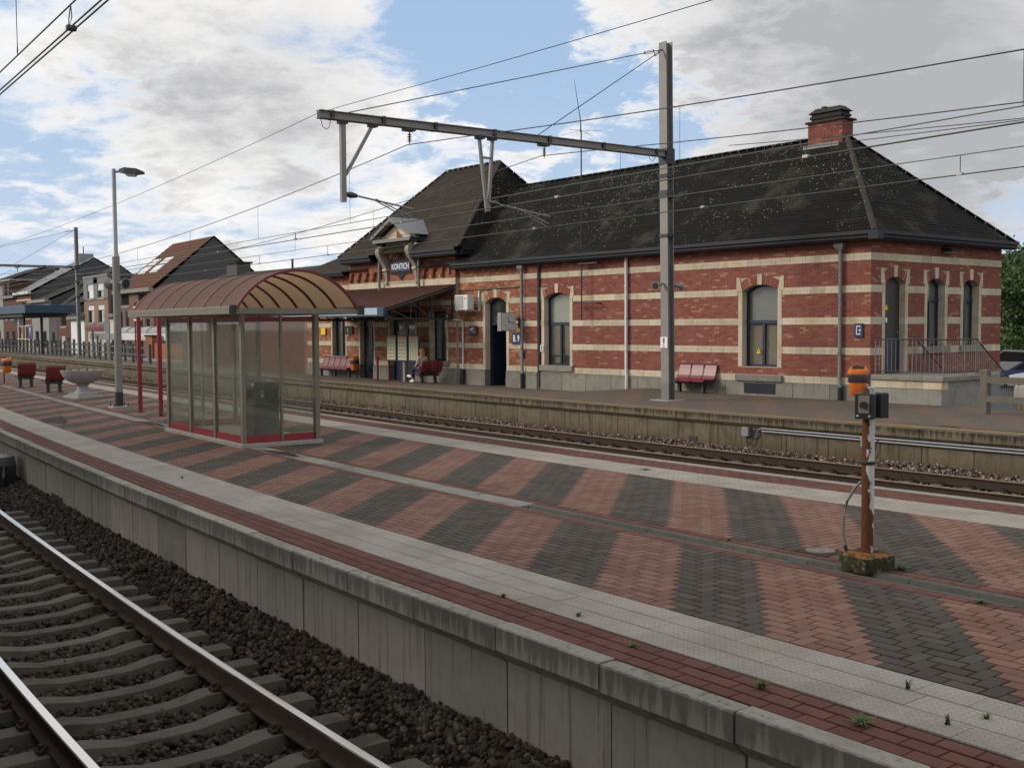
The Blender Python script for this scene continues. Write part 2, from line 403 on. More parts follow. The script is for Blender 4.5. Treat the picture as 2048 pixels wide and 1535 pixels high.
    t.put(b.inputs['Base Color'], c); bump(t, b, f, .3, .005)
special_mats()

# ------------------------------------------------------------------ mesh helpers
class MB:
    def __init__(s): s.v = []; s.f = []; s.r = []; s.m = []; s.cr = 0.0; s.cm = 0
    def add(s, vs, fs):
        o = len(s.v); s.v.extend([tuple(map(float, p)) for p in vs])
        for f in fs: s.f.append([i+o for i in f]); s.r.append(s.cr); s.m.append(s.cm)
        return s
    def box(s, x0, x1, y0, y1, z0, z1):
        return s.add([(x0, y0, z0), (x1, y0, z0), (x1, y1, z0), (x0, y1, z0), (x0, y0, z1), (x1, y0, z1), (x1, y1, z1), (x0, y1, z1)],
                     [(0, 3, 2, 1), (4, 5, 6, 7), (0, 1, 5, 4), (1, 2, 6, 5), (2, 3, 7, 6), (3, 0, 4, 7)])
    def cbox(s, x0, x1, y0, y1, z0, z1, b):
        """box with bevelled upright and top edges"""
        def ring(z, i):
            xa, xb, ya, yb = x0+i, x1-i, y0+i, y1-i; c = b
            return [(xa+c, ya, z), (xb-c, ya, z), (xb, ya+c, z), (xb, yb-c, z), (xb-c, yb, z), (xa+c, yb, z), (xa, yb-c, z), (xa, ya+c, z)]
        return s.loft([ring(z0, 0), ring(z1-b, 0), ring(z1, b)], True, True)
    def loft(s, rings, cap0=False, cap1=False, closed=True):
        n = len(rings[0]); vs = [p for r in rings for p in r]; fs = []
        for k in range(len(rings)-1):
            for i in range(n if closed else n-1):
                j = (i+1) % n
                fs.append((k*n+i, k*n+j, (k+1)*n+j, (k+1)*n+i))
        if cap0: fs.append(tuple(reversed(range(n))))
        if cap1: fs.append(tuple((len(rings)-1)*n+i for i in range(n)))
        return s.add(vs, fs)
    def tube(s, pts, r, n=6, cap=True):
        P = [Vector(p) for p in pts]; rs = r if hasattr(r, '__len__') else [r]*len(P); rings = []
        up = None
        for i, p in enumerate(P):
            d = (P[min(i+1, len(P)-1)]-P[max(i-1, 0)]).normalized()
            if up is None or abs(d.dot(up)) > .98: up = Vector((0, 0, 1)) if abs(d.z) < .9 else Vector((1, 0, 0))
            a = d.cross(up).normalized(); b = a.cross(d).normalized()
            rings.append([tuple(p+(a*math.cos(2*PI*k/n)+b*math.sin(2*PI*k/n))*rs[i]) for k in range(n)])
        return s.loft(rings, cap, cap)
    def bar(s, p0, p1, w, h):
        p0, p1 = Vector(p0), Vector(p1); d = (p1-p0).normalized()
        up = Vector((0, 0, 1)) if abs(d.z) < .95 else Vector((0, 1, 0))
        a = d.cross(up).normalized()*w/2; b = a.normalized().cross(d).normalized()*h/2
        return s.loft([[tuple(p-a-b), tuple(p+a-b), tuple(p+a+b), tuple(p-a+b)] for p in (p0, p1)], True, True)
    def lathe(s, prof, c=(0, 0, 0), n=20):
        rings = [[(c[0]+r*math.cos(2*PI*k/n), c[1]+r*math.sin(2*PI*k/n), c[2]+z) for k in range(n)] for r, z in prof]
        return s.loft(rings, True, True)
    def prism(s, poly, a, b, axis='x'):
        def P(q, t):
            return {'x': (t, q[0], q[1]), 'y': (q[0], t, q[1]), 'z': (q[0], q[1], t)}[axis]
        n = len(poly)
        return s.loft([[P(q, a) for q in poly], [P(q, b) for q in poly]], True, True)
    def build(s, name, mats, parent=None, tf=None, smooth=False, recalc=True, kind=None):
        V = s.v if tf is None else [tf(*p) for p in s.v]
        me = bpy.data.meshes.new(name); me.from_pydata(V, [], s.f)
        if isinstance(mats, str): mats = [mats]
        for m in mats: me.materials.append(MAT[m])
        if any(s.m): me.polygons.foreach_set('material_index', s.m)
        if any(s.r):
            at = me.attributes.new('rnd', 'FLOAT', 'FACE'); at.data.foreach_set('value', s.r)
        me.validate(); me.update()
        if recalc:
            import bmesh
            bm = bmesh.new(); bm.from_mesh(me); bmesh.ops.recalc_face_normals(bm, faces=bm.faces[:]); bm.to_mesh(me); bm.free()
        if smooth:
            me.polygons.foreach_set('use_smooth', [True]*len(me.polygons))
            try: me.set_sharp_from_angle(angle=rad(40))
            except Exception: pass
        return link(name, me, parent, kind)
def link(name, me, parent=None, kind=None):
    o = bpy.data.objects.new(name, me); COL.objects.link(o)
    if parent is not None: o.parent = parent
    if kind: o['kind'] = kind
    return o
def thing(name, label, cat, loc=(0, 0, 0), rz=0.0, group=None):
    o = bpy.data.objects.new(name, None); COL.objects.link(o); o.location = loc; o.rotation_euler = (0, 0, rz)
    o.empty_display_size = .2
    return tag(o, label, cat, group)
def tag(o, label, cat, group=None):
    o['label'] = label; o['category'] = cat
    if group: o['group'] = group
    return o
def structure(name, loc=(0, 0, 0)):
    o = bpy.data.objects.new(name, None); COL.objects.link(o); o.location = loc; o['kind'] = 'structure'; o.empty_display_size = .2
    return o
def copy_tree(o, parent=None):
    c = o.copy(); COL.objects.link(c)
    if parent is not None: c.parent = parent
    for ch in list(o.children): copy_tree(ch, c)
    return c

# the line of the tracks and platform edges is a very gentle curve
def bend(x, y):
    x = min(x, 12.0)
    def n(x):
        if x < -11: return .0012*(x+11)**2 if x > -45 else 1.387+.0816*(-45-x)*.5
        return .003*(x+11)**2
    def m(x): return .0003*(x+17)**2 if x < -17 else .0045*(x+17)**2
    def l(x): return 0.0 if x < -30 else .0022*(x+30)**2
    if y < 4.5: return n(x)
    if y < 11: k = (y-4.5)/6.5; return n(x)*(1-k)+m(x)*k
    k = min(1, (y-11)/8); return m(x)*(1-k)+l(x)*k
def bt(x, y, z): return (x, y+bend(x, y), z)
def slope(x, y): return math.atan((bend(x+.3, y)-bend(x-.3, y))/.6)

def boxes_mesh(name, arr, mat, parent, inset=.004, bent=True, kind='stuff'):
    """many small blocks (x0,x1,y0,y1,z0,z1,rnd) as one mesh"""
    a = np.array(arr, float)
    if len(a) == 0: return None
    x0, x1, y0, y1, z0, z1, r = a.T
    i = inset
    c = [(x0, y0, z0), (x1, y0, z0), (x1, y1, z0), (x0, y1, z0), (x0+i, y0+i, z1), (x1-i, y0+i, z1), (x1-i, y1-i, z1), (x0+i, y1-i, z1)]
    V = np.stack([np.stack(p, -1) for p in c], 1).reshape(-1, 3)
    if bent: V[:, 1] += np.array([bend(p[0], p[1]) for p in V])
    F = np.array([(4, 5, 6, 7), (0, 1, 5, 4), (1, 2, 6, 5), (2, 3, 7, 6), (3, 0, 4, 7)])
    F = (np.arange(len(a))[:, None, None]*8+F[None]).reshape(-1, 4)
    me = bpy.data.meshes.new(name); me.from_pydata(V.tolist(), [], F.tolist())
    me.materials.append(MAT[mat])
    at = me.attributes.new('rnd', 'FLOAT', 'FACE'); at.data.foreach_set('value', np.repeat(r, 5).astype(np.float32))
    return link(name, me, parent, kind)
def pieces(name, stuffname, items, parent, limit=300, inset=.004):
    """items: (x0,x1,y0,y1,z0,z1,mat). The ones nearest to the view become objects, the rest one mesh per material."""
    cen = [((i[0]+i[1])/2, (i[2]+i[3])/2) for i in items]
    vis = [k for k, c in enumerate(cen) if in_frame((c[0], c[1]+bend(*c), 0), -.01)]
    vis.sort(key=lambda k: cen[k][0]**2+cen[k][1]**2)
    single = set(vis[:limit]); cache = {}
    for k in single:
        x0, x1, y0, y1, z0, z1, m = items[k]; dx, dy, dz = round(x1-x0, 4), round(y1-y0, 4), round(z1-z0, 4)
        key = (dx, dy, dz, m)
        if key not in cache:
            b = MB(); i = inset
            b.loft([[(-dx/2+q, -dy/2+q, z), (dx/2-q, -dy/2+q, z), (dx/2-q, dy/2-q, z), (-dx/2+q, dy/2-q, z)] for z, q in ((0, 0), (dz-i*.6, 0), (dz, i))], False, True)
            me = bpy.data.meshes.new(name); me.from_pydata(b.v, [], b.f); me.materials.append(MAT[m]); cache[key] = me
        o = link(name, cache[key], parent); cx, cy = cen[k]
        o.location = (cx, cy+bend(cx, cy), z0+random.uniform(-.0012, .0012)); o.rotation_euler = (random.uniform(-.004, .004), random.uniform(-.004, .004), slope(cx, cy))
    rest = {}
    for k, it in enumerate(items):
        if k not in single: rest.setdefault(it[6], []).append((*it[:6], random.random()))
    for m, arr in rest.items(): boxes_mesh(stuffname, arr, m, parent, inset)

# ------------------------------------------------------------------ the ground
def sheet(name, x0, x1, y0, y1, z, mat):
    b = MB().add([(x0, y0, z), (x1, y0, z), (x1, y1, z), (x0, y1, z)], [(0, 1, 2, 3)])
    return b.build(name, mat, kind='structure')
sheet('ground', -1500, 1500, -1500, 1500, -1.35, 'ground_earth')
sheet('track_ballast_bed', -170, 30, .8, 26, -1.06, 'track_bed')
sheet('street', -260, -46, 24.2, 33.4, -.9, 'asphalt')
sheet('car_park', -60, 20, 36, 100, -1.2, 'asphalt')

# ------------------------------------------------------------------ platforms
EDGE = [(4.26, -.012), (4.272, 0), (4.40, 0), (4.40, -1.15), (4.365, -1.15), (4.365, -.275), (4.26, -.175)]
def edge_units(parent, dy, x0, x1, pitch, mat, z=0.0, cache={}):
    k = (mat, pitch)
    if k not in cache:
        b = MB().prism([(y-4.26, zz) for y, zz in EDGE], -pitch/2+.009, pitch/2-.009)
        me = bpy.data.meshes.new('edge_unit'); me.from_pydata(b.v, [], b.f); me.materials.append(MAT[mat])
        import bmesh
        bm = bmesh.new(); bm.from_mesh(me); bmesh.ops.recalc_face_normals(bm, faces=bm.faces[:]); bm.to_mesh(me); bm.free()
        cache[k] = me
    x = x1
    while x > x0:
        o = link('edge_unit', cache[k], parent); y = 4.26+dy
        o.location = (x, y+bend(x, y)+random.uniform(-.004, .004), z+random.uniform(-.006, .004)); o.rotation_euler = (0, 0, slope(x, y))
        x -= pitch
island = structure('island_platform')
edge_units(island, 0, -55, 3.0, 1.1, 'concrete_edge')
def strip_mesh(name, x0, x1, y0, y1, z, mat, parent, step=1.5, z1=None):
    xs = np.linspace(x0, x1, int((x1-x0)/step)+1); b = MB()
    vs = []; n = len(xs)
    for yy, zz in ((y0, z), (y1, z if z1 is None else z1)): vs += [bt(x, yy, zz) for x in xs]
    b.add(vs, [(i, i+1, n+i+1, n+i) for i in range(n-1)])
    return b.build(name, mat, parent, recalc=False)
strip_mesh('paving_bed', -110, 8, 4.39, 7.33, -.012, 'soil', island)
strip_mesh('paving_bed', -110, 8, 7.65, 11.62, -.012, 'soil', island)
# red stretcher rows beside the edge, pale tactile tiles, border courses
items = []; G = .004
for k in range(3):
    y0 = 4.412+k*.119; x = 6.0-(k % 2)*.11
    while x > -62: items.append((x-.22+G, x-G, y0+G, y0+.119-G, -.06, 0, 'border_red')); x -= .22
for k in range(5):
    y0 = 11.045+k*.108; x = 6.0-(k % 2)*.11
    while x > -100: items.append((x-.22+G, x-G, y0+G, y0+.108-G, -.06, 0, 'border_red')); x -= .22
for y0 in (7.215, 7.655):
    x = 6.0
    while x > -100: items.append((x-.22+G, x-G, y0+G, y0+.11-G, -.06, 0, 'border_red')); x -= .22
pieces('border_brick', 'border_bricks', items, island)
items = []
for y0 in (4.78, 10.28):
    for k in range(3):
        x = 6.0-k*.11; yy = y0+k*.2285; g = .0009
        w = .2285 if y0 < 8 else .2533
        yy = y0+k*w
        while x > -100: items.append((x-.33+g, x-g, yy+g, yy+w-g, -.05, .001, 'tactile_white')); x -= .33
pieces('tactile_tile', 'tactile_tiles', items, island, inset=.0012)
strip_mesh('tile_bed', -110, 8, 4.785, 5.46, -.004, 'concrete_plain', island); strip_mesh('tile_bed', -110, 8, 10.285, 11.035, -.004, 'concrete_plain', island)
# herringbone clay pavers in dark and red diagonal bands
items = []; W = .11
def herring(y0, y1, x0, x1, ph):
    ny = int(round((y1-y0)/W)); 
    for r in range(-2, ny+1):
        for c in range(int((x0-y0)/W), int((x1-y0)/W)):
            m = (c+r) % 4
            if m == 0: a = (c, c+2, r, r+1)
            elif m == 2: a = (c, c+1, r, r+2)
            else: continue
            xa, xb = a[0]*W+y0, a[1]*W+y0; ya, yb = y0+a[2]*W, y0+a[3]*W
            ya, yb = max(ya, y0), min(yb, y1)
            if yb-ya < .03: continue
            cell = (c+r)//4
            q = (cell-int(round(ph)))//2
            items.append((xa+.0035, xb-.0035, ya+.0035, yb-.0035, -.06, 0, 'paver_dark' if q % 2 == 0 else 'paver_red'))
# grid lines are tied to the strip; the phase puts the dark bands where they lie
herring(5.47, 7.21, -100, 6, -26)
herring(7.77, 10.275, -100, 6, -35)
pieces('paver', 'pavers', items, island)
# drain channel down the middle
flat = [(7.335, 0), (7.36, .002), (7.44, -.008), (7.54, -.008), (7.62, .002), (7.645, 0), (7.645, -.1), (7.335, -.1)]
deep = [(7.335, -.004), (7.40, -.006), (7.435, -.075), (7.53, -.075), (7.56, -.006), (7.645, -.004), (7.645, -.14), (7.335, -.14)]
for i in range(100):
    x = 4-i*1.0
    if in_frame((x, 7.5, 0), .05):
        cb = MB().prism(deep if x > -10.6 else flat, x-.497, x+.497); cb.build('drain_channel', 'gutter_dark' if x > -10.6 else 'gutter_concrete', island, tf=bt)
# far edge wall of the island (faces the other tracks)
strip_mesh('edge_back', -110, 8, 11.75, 11.751, 0.0, 'concrete_edge', island, 1.5, -1.1)
strip_mesh('edge_top', -110, 8, 11.585, 11.75, -.002, 'concrete_edge', island, 1.5)

far = structure('station_platform')
edge_units(far, 14.55, -152, -4, 1.1, 'concrete_old')
def far_z(x, y):
    k = min(1, max(0, (y-19.3)/4.5)); w = min(1, max(0, (-27.0-x)/3.0))
    h = 0.06*math.exp(-((x+27.5)/2.2)**2)*k
    return -.2*k*w+h
xs = np.concatenate([np.arange(-152, -40, 2.), np.arange(-40, 6, .5)]); ys = np.concatenate([np.array([18.95]), np.linspace(19.3, 25.6, 14)])
vs = [(x, y+(bend(x, 18.8) if y < 20 else 0), far_z(x, y)) for y in ys for x in xs]; n = len(xs)
MB().add(vs, [(j*n+i, j*n+i+1, (j+1)*n+i+1, (j+1)*n+i) for j in range(len(ys)-1) for i in range(n-1)]).build('paving', 'platform_paving', far, recalc=False)
strip_mesh('yellow_line', -152, 4, 19.12, 19.19, .006, 'yellow_line', far)
strip_mesh('platform_back', -152, -46, 24.3, 24.31, .0, 'concrete_plain', far, 3, -1.0)
# the platform we stand on; roof and wall added unseen to shade the foreground
opp = structure('home_platform')
MB().box(-60, 30, -7, .25, -1.1, .42).build('paving', 'concrete_plain', opp)
MB().box(-60, 30, -7.0, -1.1, 4.6, 4.85).build('added_shade_roof', 'dark_render_shade', opp)
MB().box(-60, 30, -7.4, -7.05, -1.1, 2.3).build('back_wall', 'brick_brown', opp)  # unseen wall, added to dim the light on the near track
for x in range(-55, 30, 8): MB().box(x-.12, x+.12, -2.6, -2.36, .42, 4.6).build('roof_post', 'steel_dark', opp)  # posts of the added roof

# wall openings (outlets) in the platform walls
def outlet(parent, x, y, w, z0, z1):
    b = MB().box(x-w/2, x+w/2, y-.006, y+.05, z0, z1); o = b.build('drain_outlet', 'steel_dark', parent, tf=bt); return o
outlet(island, -19.75, 4.36, .85, -.98, -.72); outlet(far, -19.46, 18.9, .26, -.9, -.60); outlet(far, -33.3, 18.91, .34, -.9, -.62)

# ------------------------------------------------------------------ railway tracks
def rail_profile():
    h = .172
    return [(-.07, 0), (.07, 0), (.07, .012), (.012, .03), (.009, .125), (.035, .14), (.036, h-.008), (.030, h), (-.030, h), (-.036, h-.008), (-.035, .14), (-.009, .125), (-.012, .03), (-.07, .012)]
RAILTOP = -.745
def make_track(yc, x0, x1, headmat, label_parent, ds=.6):
    xs = np.arange(x0, x1+.01, 1.0)
    for s in (-1, 1):
        b = MB(); pr = rail_profile(); rings = []
        for x in xs:
            y = yc+s*.7525
            rings.append([(x, y+bend(x, yc)+p[0], RAILTOP-.172+p[1]) for p in pr])
        b.loft(rings, True, True)
        nf = len(pr)
        idx = []
        for k in range(len(xs)-1):
            for i in range(nf): idx.append(1 if i in (6, 7, 8) else 0)
        b.m = idx+[0, 0]
        o = b.build('rail', ['rail_rust', headmat], label_parent)
    # monobloc concrete sleepers, waisted in the middle
    prof = [(-1.25, -.93), (-1.2, -.925), (-.98, -.925), (-.55, -.925), (-.3, -.972), (0, -.978), (.3, -.972), (.55, -.925), (.98, -.925), (1.2, -.925), (1.25, -.93)]
    b = MB(); rings = []
    for y, z in prof:
        hw = .105 if abs(y) > .5 else .088
        rings.append([(-hw-.03, y, -1.12), (hw+.03, y, -1.12), (hw, y, z), (-hw, y, z)])
    b.loft(rings, True, True)
    sm = bpy.data.meshes.new('sleeper'); sm.from_pydata(b.v, [], b.f); sm.materials.append(MAT['sleeper_concrete'])
    c = MB().box(-.05, .05, -.035, .035, 0, .022)
    c.tube([(-.06, -.02, .02), (-.03, .035, .05), (.03, .035, .05), (.06, -.02, .02)], .011, 5)
    c.lathe([(.022, 0), (.022, .045), (.0, .05)], (0, 0, .015), 8)
    cmesh = bpy.data.meshes.new('rail_clip'); cmesh.from_pydata(c.v, [], c.f); cmesh.materials.append(MAT['rail_rust'])
    x = x0+.3; nclip = 0; n = 0
    while x < x1:
        if in_frame((x, yc+bend(x, yc), -.9), .12):
            o = link('sleeper', sm, label_parent); o.location = (x, yc+bend(x, yc)+random.uniform(-.02, .02), random.uniform(-.006, .004)); o.rotation_euler = (0, 0, slope(x, yc)+random.uniform(-.01, .01))
            n += 1
            for s in (-1, 1):
                for q in (-1, 1):
                    yy = yc+s*.7525+q*.1
                    if q < 0 and nclip < 290 and in_frame((x, yy, -.9), .0):
                        k = link('rail_clip', cmesh, label_parent); k.location = (x, yy+bend(x, yc), -.922); k.rotation_euler = (0, 0, slope(x, yc)+(PI if q > 0 else 0)); nclip += 1
        x += ds
t1 = structure('near_railway_track'); make_track(2.55, -26, 6, 'rail_steel', t1)
t3 = structure('far_railway_track'); make_track(17.35, -120, 0, 'rail_dull', t3)

def stones(name, n, xr, yr, zf, size, mat, lo=.6, hi=1.25):
    t = (1+5**.5)/2
    ico = np.array([(-1, t, 0), (1, t, 0), (-1, -t, 0), (1, -t, 0), (0, -1, t), (0, 1, t), (0, -1, -t), (0, 1, -t), (t, 0, -1), (t, 0, 1), (-t, 0, -1), (-t, 0, 1)])/1.9
    fc = np.array([(0, 11, 5), (0, 5, 1), (0, 1, 7), (0, 7, 10), (0, 10, 11), (1, 5, 9), (5, 11, 4), (11, 10, 2), (10, 7, 6), (7, 1, 8), (3, 9, 4), (3, 4, 2), (3, 2, 6), (3, 6, 8), (3, 8, 9), (4, 9, 5), (2, 4, 11), (6, 2, 10), (8, 6, 7), (9, 8, 1)])
    if mat == 'ballast_pale':
        ico = np.array([(1, 0, 0), (-1, 0, 0), (0, 1, 0), (0, -1, 0), (0, 0, 1), (0, 0, -1)], float)
        fc = np.array([(0, 2, 4), (2, 1, 4), (1, 3, 4), (3, 0, 4), (2, 0, 5), (1, 2, 5), (3, 1, 5), (0, 3, 5)])
    m = len(ico)
    x = rng.uniform(*xr, n); y = rng.uniform(*yr, n)
    keep = np.array([in_frame((a, c+bend(a, c), -.95), .05) for a, c in zip(x, y)])
    x, y = x[keep], y[keep]; n = len(x)
    z = np.array([zf(a, c) for a, c in zip(x, y)])+rng.uniform(-.02, .018, n)
    yb = y+np.array([bend(a, c) for a, c in zip(x, y)])
    V = ico[None]*rng.uniform(.72, 1.25, (n, m, 1))*(size*rng.uniform(lo, hi, (n, 1, 1)))*rng.uniform(.7, 1.2, (n, 1, 3))
    A = rng.normal(size=(n, 3, 3)); Q, _ = np.linalg.qr(A)
    V = np.einsum('nij,nkj->nki', Q, V)+np.stack([x, yb, z], -1)[:, None]
    Fs = (np.arange(n)[:, None, None]*m+fc[None]).reshape(-1, 3)
    me = bpy.data.meshes.new(name); me.from_pydata(V.reshape(-1, 3).tolist(), [], Fs.tolist()); me.materials.append(MAT[mat])
    at = me.attributes.new('rnd', 'FLOAT', 'FACE'); at.data.foreach_set('value', np.repeat(rng.uniform(size=n), len(fc)).astype(np.float32))
    return link(name, me, None, 'stuff')
def z_near(x, y):
    if y > 3.75: return -1.01+.20*min(1, (y-3.75)/.5)
    if y < 1.2: return -1.0
    return -1.022
stones('near_ballast', 52000, (-26, 0), (.9, 4.36), z_near, .026, 'ballast', .5, 1.45)
def z_far(x, y):
    if y > 18.35: return -.96+.2*min(1, (y-18.35)/.4)+.05*math.sin(x*1.3)*math.sin(x*.37)
    return -.965
stones('far_ballast', 26000, (-60, -2), (18.2, 18.95), z_far, .034, 'ballast_pale', .5, 1.4)
stones('far_ballast', 14000, (-60, -2), (16.0, 18.3), z_far, .036, 'ballast_pale')
stones('far_ballast', 6000, (-110, -60), (18.2, 18.95), z_far, .06, 'ballast_pale')

# ------------------------------------------------------------------ the station building
C0 = (-18.8917, 25.2406); BETA = .07269
def wpt(s, d, z=0.0):
    return (C0[0]+s*math.cos(BETA)-d*math.sin(BETA), C0[1]+s*math.sin(BETA)+d*math.cos(BETA), z)
st = thing('station_building', 'long red brick station with cream stone bands and dark hipped roofs', 'railway station', (C0[0], C0[1], 0), BETA)
FRONT = lambda s, d, z: (s, d, z)
END = lambda s, d, z: (-d, s, z)
BANDS = [(.43, .63), (1.26, 1.46), (2.10, 2.30), (2.97, 3.17), (3.84, 4.04)]
def arch_geo(a, b, spring, crown):
    w = (b-a)/2; h = crown-spring; R = (w*w+h*h)/(2*h); return (a+b)/2, crown-R, R
def blocked(ops, z, pad):
    out = []
    for o in ops:
        if z < o['z0']-.001: continue
        if z <= o['spring'] or o['flat']:
            if z < o['top']: out.append((o['a']-pad(o, z), o['b']+pad(o, z)))
        else:
            cx, cz, R = o['geo']; Re = R+.27
            if z < cz+Re:
                hw = math.sqrt(max(0, Re*Re-(z-cz)**2)); lim = (o['b']-o['a'])/2+.2
                hw = min(hw, lim)
                if z < o['spring']+.42: hw = max(hw, (o['b']-o['a'])/2+.215)
                out.append((cx-hw, cx+hw))
    return out
def subtract(s0, s1, bl):
    seg = [(s0, s1)]
    for a, b in bl:
        n = []
        for p, q in seg:
            if b <= p or a >= q: n.append((p, q))
            else:
                if a > p: n.append((p, a))
                if b < q: n.append((b, q))
        seg = n
    return [k for k in seg if k[1]-k[0] > .02]
def opening(a, b, z0, spring, crown, flat=False, jamb=.145):
    o = dict(a=a, b=b, z0=z0, spring=spring, top=crown, flat=flat, jamb=jamb)
    if not flat: o['geo'] = arch_geo(a, b, spring, crown)
    return o
def wall(tf, s0, s1, z0, z1, ops, d0=0.0, mat='brick', bands=BANDS, depth=.35, stones=True, plinth=True):
    """mortar body with openings + separate bricks standing proud + cream band stones"""
    body = MB()
    cuts = sorted({s0, s1, *[o['a'] for o in ops], *[o['b'] for o in ops]})
    for p, q in zip(cuts[:-1], cuts[1:]):
        o = next((k for k in ops if k['a'] <= p+1e-6 and k['b'] >= q-1e-6), None)
        if o is None: body.box(p, q, d0, d0+depth, z0, z1)
        else:
            if o['z0'] > z0+.01: body.box(p, q, d0, d0+depth, z0, o['z0'])
            if o['flat']: body.box(p, q, d0, d0+depth, o['top'], z1)
            else:
                cx, cz, R = o['geo']; N = 10
                pts = [(p+(q-p)*k/N, cz+math.sqrt(max(0, R*R-(p+(q-p)*k/N-cx)**2))) for k in range(N+1)]
                for (xa, za), (xb, zb) in zip(pts[:-1], pts[1:]): body.prism([(xa, za), (xb, zb), (xb, z1), (xa, z1)], d0, d0+depth, 'y')
    body.build('wall', 'mortar', st, tf=tf)
    zones = []; zb = .43 if plinth else z0
    last = zb
    for lo, hi in bands:
        if lo >= z1: break
        if hi <= zb: continue
        if lo > last+.01: zones.append((last, lo))
        last = max(last, hi)
    if last < z1-.01: zones.append((last, z1))
    B = MB(); ci = 0
    for lo, hi in zones:
        n = max(1, round((hi-lo)/.067)); h = (hi-lo)/n
        for k in range(n):
            z = lo+k*h; zc = z+h/2; ci += 1
            for p, q in subtract(s0, s1, blocked(ops, zc, lambda o, zz: o['jamb'])):
                x = math.floor(p/.21)*.21-(ci % 2)*.105
                while x < q:
                    a, b = max(x+.004, p), min(x+.206, q)
                    if b-a > .015:
                        B.cr = random.random(); e = random.uniform(-.002, .004)
                        B.add([(a, d0-.007-e, z+.005), (b, d0-.007-e, z+.005), (b, d0-.007-e, z+h-.005), (a, d0-.007-e, z+h-.005), (a, d0+.003, z), (b, d0+.003, z), (b, d0+.003, z+h), (a, d0+.003, z+h)],
                              [(0, 1, 2, 3), (0, 4, 5, 1), (1, 5, 6, 2), (2, 6, 7, 3), (3, 7, 4, 0)])
                    x += .21
    B.build('brick_courses', mat, st, tf=tf, kind='stuff')
    if stones:
        for lo, hi in bands:
            if hi > z1+.01: continue
            for p, q in subtract(s0, s1, blocked(ops, (lo+hi)/2, lambda o, zz: .17)):
                n = max(1, round((q-p)/.52)); w = (q-p)/n
                for k in range(n):
                    a, b = p+k*w+.003, p+(k+1)*w-.003; m = MB()
                    zz = (lo+hi)/2
                    e = random.uniform(0, .003)
                    m.box(a, b, d0-.012-e, d0+.02, lo+.002, zz-.002); m.box(a, b, d0-.011-e, d0+.02, zz+.002, hi-.002)
                    m.build('band_stone', 'band_stone', st, tf=tf)
    if plinth:
        for p, q in subtract(s0, s1, [(o['a'], o['b']) for o in ops if o['z0'] < .2]):
            n = max(1, round((q-p)/1.3)); w = (q-p)/n
            for k in range(n):
                MB().cbox(p+k*w+.003, p+(k+1)*w-.003, d0-.05, d0+.05, z0, .425, .012).build('plinth_stone', 'plinth_stone', st, tf=tf)
def dress(tf, o, d0=0.0, voussoir='brick', stone='band_stone'):
    """stone jambs, springers, keystone and brick arch round an opening"""
    a, b = o['a'], o['b']; dd = .22; j = o['jamb']
    levels = sorted([o['z0'], o['spring']]+[z for lo, hi in BANDS for z in (lo, hi) if o['z0'] < z < o['spring']])
    for lo, hi in zip(levels[:-1], levels[1:]):
        band = any(abs(lo-p) < .01 and abs(hi-q) < .01 for p, q in BANDS)
        w = .165 if band else j
        mt = 'plinth_stone' if hi <= .44 else stone
        pz = .055 if hi <= .44 else .016
        MB().box(a-w, a+.001, d0-pz, d0+dd, lo+.002, hi-.002).build('jamb_stone', mt, st, tf=tf)
        MB().box(b-.001, b+w, d0-pz, d0+dd, lo+.002, hi-.002).build('jamb_stone', mt, st, tf=tf)
    if o['flat']: return
    cx, cz, R = o['geo']; zs = o['spring']; th0 = math.asin(min(1, (b-a)/2/R))
    Re = R+.27
    for sg in (-1, 1):
        e = cx+sg*(b-a)/2; tip = (cx+sg*math.sin(th0)*Re, cz+math.cos(th0)*Re)
        MB().prism([(e, zs+.002), (e+sg*.215, zs+.002), (e+sg*.215, zs+.42), (e+sg*.10, zs+.42)], d0-.022, d0+dd, 'y').build('springer_stone', stone, st, tf=tf)
    kw = .075
    zk = cz+math.sqrt(R*R-kw*kw)
    MB().prism([(cx-kw, zk-.01), (cx+kw, zk-.01), (cx+kw+.02, zk+.31), (cx-kw-.02, zk+.31)], d0-.028, d0+dd, 'y').build('keystone', stone, st, tf=tf)
    t1 = math.asin((kw+.006)/R); N = 8; th1 = th0*.90
    for sg in (-1, 1):
        for k in range(N):
            ta, tb = t1+(th0-t1)*k/N+.003, t1+(th0-t1)*(k+1)/N-.003
            f = lambda t, r: (cx+sg*min(math.sin(t)*r, (b-a)/2+.085*(r-R)/.27), cz+math.cos(t)*r)
            m = MB(); m.cr = random.random()
            m.prism([f(ta, R), f(tb, R), f(tb, Re), f(ta, Re)], d0-.012, d0+dd, 'y').build('arch_brick', voussoir, st, tf=tf)
def arch_poly(o, inset, zb, N=12):
    a, b = o['a']+inset, o['b']-inset
    if o['flat']: return [(a, zb), (b, zb), (b, o['top']-inset), (a, o['top']-inset)]
    cx, cz, R = o['geo']; R2 = R-inset
    top = [(b+(a-b)*k/N, cz+math.sqrt(max(0, R2*R2-(b+(a-b)*k/N-cx)**2))) for k in range(N+1)]
    return [(a, zb), (b, zb)]+top
